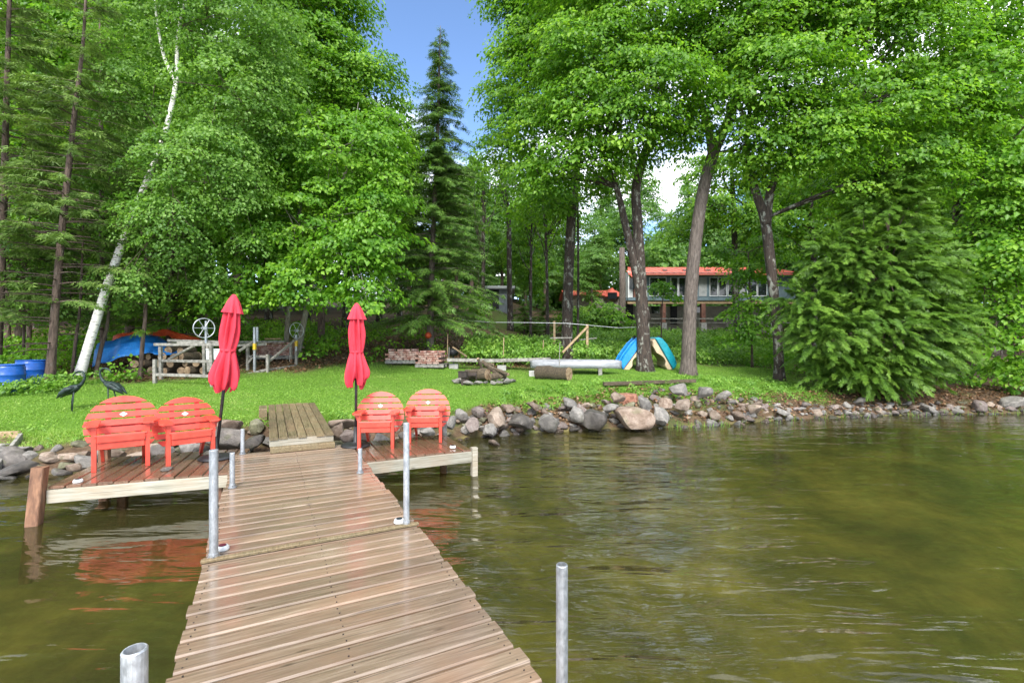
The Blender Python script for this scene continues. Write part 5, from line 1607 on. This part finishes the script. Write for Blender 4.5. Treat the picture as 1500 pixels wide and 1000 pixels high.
broadleaf('young_maple', 'bright green young maple with two slender pale stems', G(426, 17.0),
          [TR([(418, 500), (424, 440), (436, 340), (444, 240), (450, 160)], [17, 16.6, 15.8, 15.4, 15.2], [12, 10, 8, 5, 1]), TR([(434, 500), (456, 420), (482, 330), (512, 230), (525, 150)], [16.8, 16.4, 15.6, 15.2, 15], [13, 11, 9, 6, 1])],
          [lobe(430, 412, 14.0, 75, 36), lobe(530, 425, 13.7, 52, 28), lobe(545, 340, 14.2, 55, 70), lobe(430, 330, 14.4, 95, 50), lobe(345, 405, 14.2, 55, 42), lobe(480, 225, 14.9, 105, 70), lobe(555, 215, 15.2, 42, 60),
           lobe(375, 250, 14.9, 70, 55), lobe(318, 440, 13.9, 42, 22), lobe(500, 375, 13.9, 60, 40), lobe(570, 290, 14.6, 30, 45)],
          M['young'], M['bark_pale'], dens=2.5, nleaf=50, leaf=0.135, R_=(0.4, 0.75), limb_r=0.035)
broadleaf('tall_maple', 'tall full maple whose crown fills the top left of the sky gap', G(345, 19),
          [TR([(345, 505), (350, 300), (375, 120), (385, -90)], 19, [18, 16, 12, 6]), TR([(470, 500), (475, 300), (490, 120), (500, -60)], 19.5, [16, 13, 10, 5])],
          [lobe(455, 110, 18.2, 115, 85), lobe(535, 145, 18.6, 62, 85), lobe(400, 0, 18.5, 140, 80), lobe(480, 10, 19, 62, 90), lobe(582, 200, 19, 32, 60), lobe(300, 150, 18.3, 90, 80), lobe(420, -90, 18.6, 130, 80), lobe(560, 290, 19, 60, 70), lobe(470, 300, 18.5, 100, 80)],
          M['maple'], M['bark_brown'], dens=1.9, nleaf=60, leaf=0.14, R_=(0.5, 0.9))
broadleaf('forest_maple', 'dark leafy maple behind the cedars at the top left corner', G(35, 17.5),
          [TR([(30, 510), (40, 200), (50, -100)], 17.5, [18, 14, 8]), TR([(190, 510), (190, 200), (180, -100)], 18.5, [18, 14, 8])],
          [lobe(60, 60, 17.2, 130, 90), lobe(0, 210, 16.8, 90, 90), lobe(170, 60, 17.8, 110, 90), lobe(110, -70, 17.4, 190, 70), lobe(110, 330, 17.6, 130, 80), lobe(220, 250, 17.6, 90, 90), lobe(30, 430, 17.4, 100, 40), lobe(240, 420, 17.6, 90, 50)],
          M['maple'], M['bark_brown'], dens=1.7, nleaf=60, leaf=0.14, R_=(0.5, 0.9))
conifer_branchy('spruce_tree', 'tall dark spire-topped spruce beside the sky gap', TR([(630, 507), (632, 400), (639, 250), (643, 120), (645, 38)], [18.8] * 5, [16, 13, 9, 5, 1.2]),
                lambda f: 2.9 * (1 - f) ** 0.9 + 0.14, M['spruce'], M['bark_grey'], zof(474, 18.8), zof(42, 18.8), 440, 0.34, 28, 0.30, 0.08, nst=5, width=0.13, updir=0.12, dead=40)

# ------------------------------------------------------------------ trees, right side
broadleaf('maple_tree', 'big maple with dark mottled trunk holding the two pedal boats', G(945, 17),
          [TR([(945, 545), (940, 440), (934, 330), (932, 275), (945, 225), (962, 185), (972, 120), (985, 10)], 17, [33, 26, 22, 20, 20, 17, 12, 6]),
           ([P(946, 470, 17), P(930, 390, 17), (P(914, 320, 17)), P(903, 275, 16.9), P(880, 215, 16.5)], [0.2, 0.16, 0.13, 0.10, 0.05])],
          [lobe(905, 182, 15.2, 92, 42), lobe(845, 232, 15.6, 62, 34), lobe(955, 120, 15, 95, 50), lobe(795, 262, 16.6, 48, 40), lobe(870, 85, 16, 115, 60), lobe(955, 25, 16, 120, 55), lobe(790, 180, 16.8, 58, 45), lobe(1000, 190, 16, 48, 36), lobe(905, 235, 16.4, 36, 26), lobe(900, -50, 16, 150, 60), lobe(860, 150, 15.4, 70, 40)],
          M['maple'], M['bark_dark'], dens=2.3, nleaf=60, leaf=0.13, R_=(0.45, 0.85), limb_r=0.06)
broadleaf('maple_tree', 'tall maple with straight dark trunk behind the canoe', G(830, 20),
          [TR([(830, 521), (832, 430), (836, 330), (842, 270), (850, 180), (850, 40)], 20, [26, 22, 20, 18, 13, 6]), TR([(846, 521), (847, 400), (846, 250)], 20.6, [6, 5, 4])],
          [lobe(770, 110, 20, 70, 75), lobe(850, 60, 20, 105, 70), lobe(738, 215, 20.4, 32, 45), lobe(800, -40, 20, 110, 70), lobe(765, 30, 20.5, 45, 50), lobe(815, 285, 20, 48, 30), lobe(880, 270, 20.5, 40, 22), lobe(735, 130, 20.5, 22, 40)],
          M['maple'], M['bark_dark'], dens=2.0, nleaf=60, leaf=0.15, R_=(0.5, 0.9))
broadleaf('maple_tree', 'grey-barked maple with smooth leaning trunk right of the teal pedal boat', G(1008, 16.2),
          [TR([(1008, 550), (1010, 470), (1016, 380), (1028, 290), (1045, 225), (1065, 180), (1085, 110), (1100, 0)], 16.2, [33, 28, 27, 25, 25, 19, 13, 8]),
           ([P(1044, 230, 16.2), P(1038, 190, 16.2), P(1020, 120, 16.4), P(1012, 30, 16.4)], [0.16, 0.13, 0.09, 0.05])],
          [lobe(1080, 150, 15, 70, 48), lobe(1150, 100, 14.6, 95, 52), lobe(1090, 40, 15.5, 125, 60), lobe(1205, 20, 15.5, 115, 60), lobe(1040, 85, 16, 75, 50), lobe(1115, 215, 15, 52, 30), lobe(1140, -50, 15.5, 150, 55), lobe(1180, 170, 14.8, 60, 40)],
          M['maple'], M['bark_grey'], dens=2.3, nleaf=60, leaf=0.13, R_=(0.45, 0.85), limb_r=0.06)
broadleaf('maple_tree', 'maple with reddish dark trunk standing just left of the wide cedar', G(1142, 15.8),
          [TR([(1142, 556), (1138, 480), (1128, 380), (1120, 320), (1104, 270), (1094, 200), (1110, 100)], 15.8, [22, 18, 21, 20, 16, 10, 6]),
           ([P(1122, 330, 15.8), P(1135, 260, 15.6), P(1190, 190, 15.2), P(1260, 150, 15)], [0.16, 0.12, 0.09, 0.05])],
          [lobe(1215, 200, 14.6, 88, 45), lobe(1295, 150, 14.6, 100, 52), lobe(1125, 250, 15.3, 40, 24), lobe(1335, 245, 15, 80, 45), lobe(1245, 275, 15.4, 62, 32), lobe(1310, 60, 15, 115, 60), lobe(1385, 150, 15, 70, 65), lobe(1300, -40, 15, 140, 60)],
          M['maple'], M['bark_dark'], dens=2.3, nleaf=60, leaf=0.13, R_=(0.45, 0.85), limb_r=0.055)
broadleaf('basswood_tree', 'large-leaved bright tree crowding the right picture edge', G(1420, 16.5),
          [TR([(1425, 585), (1415, 450), (1400, 300), (1385, 100)], 16.5, [20, 17, 14, 8])],
          [lobe(1430, 100, 15.2, 95, 75), lobe(1452, 255, 14.9, 68, 60), lobe(1472, 370, 14.5, 52, 55), lobe(1482, 470, 14.4, 48, 50), lobe(1440, 0, 15.6, 120, 70), lobe(1505, 180, 14.6, 70, 80), lobe(1492, 535, 14.3, 40, 28), lobe(1420, 420, 15.5, 40, 70), lobe(1540, 330, 14.5, 60, 120), lobe(1440, 330, 15.2, 50, 45)],
          M['young'], M['bark_brown'], dens=2.2, nleaf=42, leaf=0.15, R_=(0.4, 0.75), limb_r=0.05)
broadleaf('background_maple', 'slim dark-stemmed maple in front of the right part of the house', G(1079, 25),
          [TR([(1080, 490), (1077, 400), (1074, 290), (1070, 230)], 25, [15, 13, 10, 6])],
          [lobe(1055, 305, 25, 62, 26), lobe(1010, 330, 26, 36, 22), lobe(1110, 320, 24, 40, 28), lobe(1060, 250, 25, 60, 30)],
          M['maple'], M['bark_dark'], dens=1.6, nleaf=55, leaf=0.17, R_=(0.5, 0.9))
broadleaf('maple_sapling', 'leafy maple sapling hiding the right end of the house', G(1100, 19),
          [TR([(1102, 530), (1100, 450), (1096, 370)], 19, [5, 4, 3])],
          [lobe(1095, 398, 19, 42, 24), lobe(1105, 445, 18.6, 40, 28), lobe(1062, 372, 20, 40, 14), lobe(1100, 490, 18.5, 45, 20), lobe(1120, 360, 19, 40, 20)],
          M['young'], M['bark_brown'], dens=2.6, nleaf=40, leaf=0.13, R_=(0.3, 0.55), limb_r=0.02)
broadleaf('maple_sapling', 'small maple sapling in front of the left house windows', G(970, 24),
          [TR([(968, 500), (970, 450), (973, 420)], 24, [3, 2.5, 2])],
          [lobe(968, 420, 24, 20, 10), lobe(977, 432, 24, 14, 10)],
          M['young'], M['bark_brown'], dens=3, nleaf=26, leaf=0.15, R_=(0.25, 0.5), limb_r=0.015)

# wide cedar on the bank ------------------------------------------------------
cbase = G(1285, 14.6)
ct = thing('wide_cedar', 'wide bushy cedar sweeping down to the stones at the right', 'tree', cbase)
trunk_mesh([Vector((0, 0, -0.15)), Vector((0.05, 0, 1.5)), P(1295, 380, 14.6) - cbase, P(1305, 270, 14.7) - cbase], [0.2, 0.16, 0.1, 0.03], 10).build('trunk', M['bark_brown'], ct, smooth=True)
lobs = [lobe(1285, 488, 14.3, 112, 74, 1.8), lobe(1278, 400, 14.5, 88, 78, 1.5), lobe(1300, 322, 14.7, 60, 66, 1.1), lobe(1212, 490, 14.2, 56, 56, 1.2), lobe(1362, 480, 14.3, 52, 66, 1.3), lobe(1306, 268, 14.8, 32, 42, 0.7), lobe(1178, 448, 14.4, 36, 40, 0.8), lobe(1272, 540, 14.0, 84, 32, 1.2), lobe(1350, 400, 14.5, 42, 60, 1.0), lobe(1225, 380, 14.5, 45, 55, 0.9)]
bp, bd, bn, bl, bt = [], [], [], [], []
for c, r in lobs:
    area = 4 * np.pi * ((r[0] * r[1]) ** 1.6 / 3 + (r[0] * r[2]) ** 1.6 / 3 + (r[1] * r[2]) ** 1.6 / 3) ** (1 / 1.6)
    n = int(area * 15)
    d = unit(rng.normal(0, 1, (n, 3)))
    d = d[(d[:, 1] < 0.2) | (rng.random(n) < 0.3)]
    n = len(d)
    f = np.clip(0.80 - np.abs(rng.normal(0, 0.16, n)), 0.2, 0.85) * rng.uniform(0.9, 1.12, n)
    o_ = c + d * r * f[:, None]
    hd = d * np.array([1, 1, 0.35]); hd = unit(hd)
    ax = unit(hd * 0.9 + np.array([0.12, -0.05, 0.10]) + rng.normal(0, 0.25, d.shape))
    nb = unit(d * 0.45 + np.array([0, -0.2, 0.75]) + rng.normal(0, 0.35, d.shape))
    sd_ = unit(np.cross(ax, nb))
    Lb = rng.uniform(0.35, 0.75, n)
    m = 42
    s_ = rng.random((n, m)) ** 0.85
    sg = np.where(rng.random((n, m)) < 0.5, 1.0, -1.0)
    pos = o_[:, None, :] + ax[:, None, :] * (s_ * Lb[:, None])[..., None]
    pos[..., 2] -= 0.38 * Lb[:, None] * s_ ** 2
    dv = ax[:, None, :] * (0.55 + 0.5 * s_)[..., None] + sd_[:, None, :] * (sg * (1.0 - 0.55 * s_))[..., None] + rng.normal(0, 0.16, (n, m, 3))
    dv[..., 2] -= 0.35 * s_ + 0.12
    nn = nb[:, None, :] + rng.normal(0, 0.25, (n, m, 3))
    bp.append(pos.reshape(-1, 3)); bd.append(dv.reshape(-1, 3)); bn.append(nn.reshape(-1, 3))
    bl.append((0.175 * (1.05 - 0.45 * s_) * rng.uniform(0.7, 1.2, (n, m))).ravel())
    bt.append(np.clip(0.38 + rng.normal(0, 0.13, n)[:, None] + 0.22 * s_ + rng.normal(0, 0.10, (n, m)), 0, 1).ravel())
bp = np.concatenate(bp); bd = np.concatenate(bd); bn = np.concatenate(bn); bl = np.concatenate(bl); bt = np.concatenate(bt)
kz = bp[:, 2] > ground_z(bp[:, 0], bp[:, 1]) + 0.10
bp, bd, bn, bl, bt = bp[kz], bd[kz], bn[kz], bl[kz], bt[kz]
frond_obj('crown', bp, bd, bn, bl, M['cedar'], ct, cbase, nst=6, width=0.17, tint=bt, sag=0.28)
mb = MB()
for i in range(40):
    q = bp[rng.integers(len(bp))]
    limb(mb, Vector((0.03, 0, rnd.uniform(0.3, 4.5))), Vector(q) - cbase, 0.03, 0.006, 0.08, 4)
mb.build('branches', M['bark_brown'], ct)

# ------------------------------------------------------------------ background wood: shared prototypes
def far_proto(kind, seed):
    r_ = random.Random(seed)
    H = 15.0
    tr_ = ([Vector((0, 0, -0.4)), Vector((r_.uniform(-.2, .2), 0, 4)), Vector((r_.uniform(-.4, .4), 0.2, 9)), Vector((r_.uniform(-.5, .5), 0, 13.5))], [0.20, 0.16, 0.11, 0.04])
    lobes = []
    for i in range(9):
        z = 4.5 + 9.5 * i / 8
        w = 2.3 * math.sin(math.pi * (0.22 + 0.70 * i / 8)) + 0.3
        a = r_.uniform(0, 6.28)
        lobes.append((np.array([math.cos(a) * w * 0.55, math.sin(a) * w * 0.4, z]), np.array([w * 0.85, w * 0.8, 1.25])))
    C, O = sample_lobes(lobes, 1.5, 0.3)
    p, nr, ax, L_, tint = spray_leaves(C, O, rng.uniform(0.45, 0.9, len(C)), 42, 0.20)
    V, T = leaf_arrays(p, nr, ax, L_)
    cm = np_mesh('crown', V, T, M['far'] if kind == 0 else M['maple'], np.repeat(tint, 4))
    tm = trunk_mesh(tr_[0], tr_[1], 8).mesh('trunk', M['bark_dark'] if kind else M['bark_brown'], True)
    mb = MB()
    for c, r in lobes:
        limb(mb, Vector((0, 0, c[2] - 1.2)), Vector(c), 0.05, 0.015, 0.1, 5)
    lm = mb.mesh('limbs', M['bark_brown'])
    return tm, lm, cm
protos = [far_proto(0, 1), far_proto(0, 2), far_proto(1, 3)]
def far_tree(x, y, s, k, rz, label, group, sz=None):
    t = thing('background_tree', label, 'tree', (x, y, gz(x, y)), rz, group)
    t.scale = (s, s, sz or s)
    for nm, me in zip(('trunk', 'limbs', 'crown'), protos[k]):
        link(nm, me, t)
def far_row(specs, label, group):
    for px, Y, s, k, sz in specs:
        far_tree((px - 750) / F * Y, Y, s, k, rnd.uniform(0, 6.28), label, group, sz)
far_row([(-120, 24, 1.1, 2, 1.1), (-20, 23, 1.1, 2, 1.0), (60, 25, 1.15, 2, 1.2), (130, 22, 1.0, 2, 1.0), (200, 26, 1.2, 2, 1.2), (265, 22, 1.0, 2, 1.05), (330, 25, 1.1, 2, 1.1), (395, 23.5, 1.0, 2, 1.0), (450, 27, 1.1, 2, 1.1), (505, 24, 0.95, 2, 0.95), (555, 28, 0.9, 2, 0.85), (20, 32, 1.3, 2, 1.4), (160, 33, 1.3, 2, 1.4), (290, 33, 1.3, 2, 1.4), (420, 34, 1.2, 2, 1.2), (520, 36, 1.0, 2, 1.0)],
        'dark leafy tree standing deep in the wood behind the left trees', 'trees of the wood behind the left trees')
far_row([(585, 27, 0.75, 2, 0.72), (668, 30, 0.62, 0, 0.62), (700, 36, 0.75, 0, 0.72), (650, 40, 0.9, 0, 0.85), (735, 41, 0.8, 0, 0.85), (770, 36, 0.7, 0, 0.75), (800, 44, 0.85, 0, 0.9), (690, 50, 1.1, 0, 1.0), (775, 29, 0.5, 2, 0.62), (600, 45, 1.1, 0, 1.0)],
        'pale leafy tree standing beyond the path between the spruce and the canoe', 'trees beyond the path')
far_row([(840, 48, 0.9, 0, 0.85), (880, 52, 0.95, 0, 1.05), (925, 48, 1.0, 0, 1.12), (965, 54, 0.85, 0, 0.84), (1010, 50, 0.95, 0, 1.0), (1055, 47, 0.85, 0, 0.85), (1100, 45, 0.95, 0, 0.95), (1150, 42, 1.0, 0, 1.0), (868, 40, 0.6, 0, 0.6)],
        'sunlit green tree rising behind the red roofs', 'trees behind the house')
far_row([(1190, 24, 0.85, 2, 0.9), (1250, 30, 1.1, 0, 1.1), (1320, 24, 1.0, 2, 1.0), (1390, 28, 1.1, 0, 1.1), (1460, 24, 1.1, 2, 1.1), (1530, 26, 1.1, 2, 1.1), (1600, 22, 1.1, 2, 1.1), (1240, 42, 1.2, 0, 1.2), (1400, 40, 1.3, 0, 1.3)],
        'leafy tree filling the background behind the wide cedar', 'trees behind the wide cedar')
# slim dark trunks one can tell apart along the path
for lab, pts, Y, w in [('dark straight trunk with forked top left of the canoe tree', [(748, 480), (746, 400), (745, 320), (738, 270)], 27, [13, 11, 10, 7]),
                       ('thin straight dark trunk second to the left of the canoe tree', [(777, 490), (778, 400), (779, 280)], 24, [6, 5, 4]),
                       ('thin brown trunk just left of the canoe tree', [(803, 500), (801, 400), (798, 300)], 22, [7, 6, 5]),
                       ('dark trunk in the shade right of the spruce', [(706, 475), (708, 400), (708, 280)], 27, [9, 8, 6])]:
    tr_, rd_ = TR(pts, Y, w)
    b_ = Vector(tr_[0]) + Vector((0, 0, 0.15))
    C = np.array([list(tr_[-1])]) + rng.normal(0, 0.9, (26, 3)) * np.array([1, 0.7, 1.2])
    t_ = thing('slim_tree', lab, 'tree', b_, 0, 'slim trees along the path')
    trunk_mesh([p - b_ for p in tr_], rd_, 8).build('trunk', M['bark_dark'], t_, smooth=True)
    mb = MB()
    for c in C[:14]:
        limb(mb, Vector(tr_[-2]).lerp(Vector(tr_[-1]), rnd.random()) - b_, Vector(c) - b_, 0.03, 0.006, 0.1, 4)
    mb.build('limbs', M['bark_dark'], t_)
    p, nr, ax, L_, tint = spray_leaves(C, unit(rng.normal(0, 1, C.shape)), rng.uniform(0.4, 0.8, len(C)), 40, 0.17)
    leaf_obj('crown', p, nr, ax, L_, M['maple'], t_, b_, tint)

# shrubs in front of the cottage and along the path
for lab, px, Y, w, h, mt in [('dense green shrub hiding the wall of the red-roofed cottage', 868, 30, 34, 26, 'weed'), ('dark shrub between the canoe tree and the cottage', 838, 29, 24, 22, 'maple'), ('light green shrub at the foot of the bare broken trunk', 903, 29, 22, 26, 'young'),
                             ('dark bushy young hemlock right of the shed', 768, 27, 26, 24, 'cedar'), ('dark bushy young hemlock left of the canoe tree', 800, 28, 28, 24, 'cedar'), ('small leafy shrub below the garden shed', 690, 27, 24, 20, 'maple'), ('leafy shrub in front of the left house corner', 925, 28.5, 16, 14, 'young')]:
    b_ = G(px, Y)
    k_ = Y / F
    if mt == 'cedar':
        conifer_branchy('shrub', lab, ([b_ - Vector((0, 0, 0.15)), b_ + Vector((0, 0, h * k_)), b_ + Vector((0, 0, h * 2.6 * k_))], [0.05, 0.035, 0.01]), lambda f, w=w, k_=k_: w * k_ * (1 - f) + 0.15, M['cedar'], M['bark_brown'], b_.z + 0.15, b_.z + h * 2.6 * k_, 90, 0.3, 26, 0.2, 0.1, 'shrubs on the slope', 'shrub')
    else:
        tr_ = [b_ - Vector((0, 0, 0.15)), b_ + Vector((0.1, 0, 0.5)), b_ + Vector((0, 0, h * k_ * 1.5))]
        c0 = np.array(b_)
        broadleaf('shrub', lab, b_, [(tr_, [0.05, 0.035, 0.01])], [(c0 + np.array([rnd.uniform(-.3, .3) * w * k_, 0, h * k_ * q]), np.array([w * k_ * 0.8, w * k_ * 0.6, h * k_ * 0.6])) for q in (0.5, 1.05, 1.5)], M[mt], M['bark_brown'], dens=2.4, nleaf=34, leaf=0.17, R_=(0.35, 0.6), group='shrubs on the slope', limb_r=0.02, cat='shrub')

# distant wood that reads as one mass
def wood_mass(x0, x1, y0, y1, zl, zh, n, keep=None):
    x = rng.uniform(x0, x1, n); y = rng.uniform(y0, y1, n)
    h = rng.random(n)
    z = ground_z(x, y) + zl + (zh - zl) * h
    C = np.column_stack([x, y, z])
    if keep is not None:
        C = C[keep(C)]
    return C
C = np.concatenate([wood_mass(-60, -13, 34, 46, 0.3, 15, 2600), wood_mass(-16, 8, 52, 66, 0.3, 8, 1500), wood_mass(4, 34, 56, 70, 0.3, 7.5, 1600), wood_mass(22, 60, 30, 46, 0.3, 14, 1700), wood_mass(12, 34, 44, 52, 0.2, 9, 1100)])
C[:, 2] += 0.8 * np.sin(C[:, 0] * 0.7) + 0.6 * np.sin(C[:, 0] * 1.7 + 1)
O = unit(np.column_stack([rng.normal(0, 0.5, len(C)), -np.ones(len(C)), np.zeros(len(C))]))
p, nr, ax, L_, tint = spray_leaves(C, O, rng.uniform(0.7, 1.4, len(C)), 20, 0.44)
tag(leaf_obj('distant_wood', p, nr, ax, L_, M['far'], None, (0, 0, 0), tint), 'far leafy wood closing the view behind everything', 'wood', kind='stuff')

# ------------------------------------------------------------------ undergrowth
def low_leaves(name, label, pts, Rr, n, leaf, mat, h=(0.1, 0.5), cat='undergrowth'):
    z = ground_z(pts[:, 0], pts[:, 1]) + rng.uniform(h[0], h[1], len(pts))
    C = np.column_stack([pts, z])
    O = unit(np.column_stack([rng.normal(0, 1, len(pts)), rng.normal(-0.6, 1, len(pts)), np.zeros(len(pts))]))
    p, nr, ax, L_, tint = spray_leaves(C, O, Rr * rng.uniform(0.7, 1.3, len(C)), n, leaf, 0.3, 0.15, 0.5, 0.2)
    p[:, 2] = np.maximum(p[:, 2], ground_z(p[:, 0], p[:, 1]) + 0.02)
    o = leaf_obj(name, p, nr, ax, L_, mat, None, (0, 0, 0), tint)
    return tag(o, label, cat, kind='stuff')
def scatter(n, x0, x1, y0, y1, test=None):
    p = np.column_stack([rng.uniform(x0, x1, n), rng.uniform(y0, y1, n)])
    if test is not None:
        p = p[test(p[:, 0], p[:, 1])]
    return p
pxof = lambda x, y: 750 + F * x / y
low_leaves('forest_undergrowth', 'shaded leafy undergrowth along the foot of the left wood', scatter(1500, -19, -2.6, 11.3, 24, lambda x, y: (lawn_mask(x, y) < 0.3) & (rng.random(len(x)) < np.clip(0.9 - (pxof(x, y) > 490) * 0.55, 0, 1)) & ~((pxof(x, y) > 120) & (pxof(x, y) < 450) & (y < 16.6) & (y > 12.4))), 0.33, 26, 0.11, M['young'], (0.1, 0.75))
low_leaves('fern_patch', 'bright green ferns and weeds on the slope behind the fire pit', scatter(900, -1.7, 3.2, 17.4, 21.5, lambda x, y: (np.abs(pxof(x, y) - 830) > 14) & (rng.random(len(x)) < 0.8)), 0.26, 26, 0.10, M['weed'], (0.15, 0.75))
low_leaves('slope_weeds', 'dense green weeds on the slope below the house', scatter(1500, 3.2, 14, 19.3, 31, lambda x, y: (lawn_mask(x, y) < 0.62) & (y > 18.6 + np.maximum(0, 6 - x) * 0.1)), 0.34, 26, 0.12, M['weed'], (0.1, 0.6))
low_leaves('bank_weeds', 'low green weeds growing along the top of the stone bank', np.concatenate([
    scatter(1500, -0.6, 10.5, 10.5, 15.5, lambda x, y: (lambda d: (d > 0.65 + 0.5 * ((x > 2.2) & (x < 4.8))) & (d < 2.2 + 0.7 * (x > 5)) & (rng.random(len(x)) < 0.75))(y - np.interp(x, SX, SY))),
    scatter(320, -8.5, -0.6, 7.2, 11.5, lambda x, y: (lambda d: (d > 0.75) & (d < 1.35))(y - np.interp(x, SX, SY)))]), 0.12, 22, 0.05, M['weed'], (0.02, 0.16))
low_leaves('trunk_weeds', 'leafy weeds around the drums and the birch foot', np.array([list(G(px, Y))[:2] for px, Y in [(70, 11.0), (78, 10.9), (85, 11.3), (62, 10.9), (30, 10.6), (24, 10.55), (35, 10.8), (95, 11.4), (100, 11.6), (115, 11.7), (180, 12.6), (186, 12.5), (150, 12.3), (5, 10.4), (55, 11.1), (48, 11.2)] for _ in range(3)]) + rng.normal(0, 0.12, (48, 2)), 0.2, 24, 0.09, M['weed'], (0.08, 0.32))
low_leaves('right_brush', 'leafy brush under the trees at the right edge', scatter(260, 9.5, 19, 14.6, 20, lambda x, y: (pxof(x, y) > 1400) | (y > 16.5)), 0.3, 26, 0.12, M['young'], (0.1, 0.7))

# dead leaves among the stones and on the forest edge
def flat_leaves(name, label, pts, leaf, mat, dz=0.03):
    z = ground_z(pts[:, 0], pts[:, 1]) + rng.uniform(0.01, dz, len(pts))
    nr = rng.normal(0, 0.35, (len(pts), 3)); nr[:, 2] += 1
    o = leaf_obj(name, np.column_stack([pts, z]), nr, rng.normal(0, 1, (len(pts), 3)), leaf * rng.uniform(0.6, 1.3, len(pts)), mat, None, (0, 0, 0))
    return tag(o, label, 'dead leaves', kind='stuff')
flat_leaves('leaf_litter', 'brown dead leaves lying among the bank stones', scatter(16000, -0.8, 16, 10.2, 15.5, lambda x, y: (lambda d: (d > 0.1) & (d < np.interp(x, [0, 3, 5, 8, 16], [0.9, 1.8, 1.3, 1.2, 2.0])))(y - np.interp(x, SX, SY))), 0.08, M['litter'], 0.10)
flat_leaves('forest_litter', 'brown leaf litter under the left trees', scatter(14000, -14, 0.5, 11, 24, lambda x, y: lawn_mask(x, y) < 0.4), 0.10, M['litter'])

# ------------------------------------------------------------------ lawn grass
def blades(name, label, pts, h, w, mat, lean=0.35, tint=None):
    n = len(pts)
    z = ground_z(pts[:, 0], pts[:, 1])
    b = np.column_stack([pts, z - 0.008])
    a = rng.random(n) * 2 * np.pi
    side = np.column_stack([np.cos(a), np.sin(a), np.zeros(n)]) * (w * 0.5 * rng.uniform(0.7, 1.4, n))[:, None]
    tip = b + np.column_stack([rng.normal(0, lean, n) * h, rng.normal(0, lean, n) * h, h])
    V = np.stack([b - side, b + side, tip], 1).reshape(-1, 3)
    T = np.arange(n * 3).reshape(-1, 3)
    if tint is None:
        tint = np.clip(rng.normal(0.45, 0.2, n), 0, 0.97)
    return tag(link(name, np_mesh(name, V, T, mat, np.repeat(tint, 3))), label, 'grass', kind='stuff')
n = 420000
yy = 7.4 + 11.5 * rng.random(n) ** 1.5
xx = rng.uniform(-1.12, 0.75, n) * yy
dd = yy - np.interp(xx, SX, SY)
lm = lawn_mask(xx, yy)
keep = (lm > rng.random(n) * 0.9 + 0.05) & (dd > 0.55)
u_ = xx * UX.x + yy * UX.y; v_ = xx * VX.x + yy * VX.y
keep &= ~((u_ > -0.05) & (u_ < 0.98) & (v_ > 7.5) & (v_ < 10.95))
xx, yy, dd = xx[keep], yy[keep], dd[keep]
cl = np.sin(xx * 2.3 + 0.7 * np.sin(yy * 1.9)) * np.sin(yy * 2.7 + xx) + 0.6 * np.sin(xx * 6.1 + yy * 2) * np.sin(yy * 7.3)
hh = (0.030 + 0.012 * cl + 0.02 * rng.random(len(xx))) * np.where(dd < 1.3, 1.7, 1.0)
hh = np.maximum(hh, 0.018)
big_ = np.sin(xx * 0.9 + 1.2 * np.sin(yy * 0.7)) * np.sin(yy * 1.1 + 0.5 * xx + 0.8 * np.sin(xx * 1.3)) 
dry = np.clip(big_ - 0.55, 0, 1) * 1.2 + np.exp(-((xx + 3.3) / 0.9) ** 2 - ((yy - 12.6) / 0.5) ** 2) * 0.5
tn = np.clip(0.46 + 0.11 * cl + 0.07 * big_ + rng.normal(0, 0.17, len(xx)), 0, 0.93)
isdry = rng.random(len(xx)) < dry
tn = np.where(isdry, rng.uniform(0.94, 1.0, len(xx)), tn)
hh = np.where(dry > 0.25, hh * 0.7, hh)
blades('lawn_grass', 'short bright green lawn grass and clover', np.column_stack([xx, yy]), hh, 0.012, M['grassblade'], 0.6, tn)
k = rng.random(len(xx)) < 0.10
pc = np.column_stack([xx[k], yy[k], ground_z(xx[k], yy[k]) + rng.uniform(0.015, 0.045, k.sum())])
nr = rng.normal(0, 0.4, pc.shape); nr[:, 2] += 1
tag(leaf_obj('lawn_clover', pc, nr, rng.normal(0, 1, pc.shape), 0.028 * rng.uniform(0.6, 1.4, len(pc)), M['grassblade'], None, (0, 0, 0), np.clip(rng.normal(0.55, 0.2, len(pc)), 0, 0.97), ratio=0.9), 'small clover leaves among the lawn grass', 'clover', kind='stuff')
# reeds standing in the shallows
pr = scatter(9000, 3.6, 14.5, 10.3, 13.6, lambda x, y: (lambda d: (d > -0.75) & (d < 0.06) & (rng.random(len(x)) < np.exp(-((x - 4.4) / 0.7) ** 2) + 0.16 + 0.2 * (np.sin(x * 3) > 0.5)) & (rng.random(len(x)) < np.exp(d * 3)))(y - np.interp(x, SX, SY)))
blades('shallow_reeds', 'thin green reeds standing in the shallow water', pr, -ground_z(pr[:, 0], pr[:, 1]).clip(None, 0) + rng.uniform(0.05, 0.24, len(pr)), 0.014, M['weed'], 0.16)
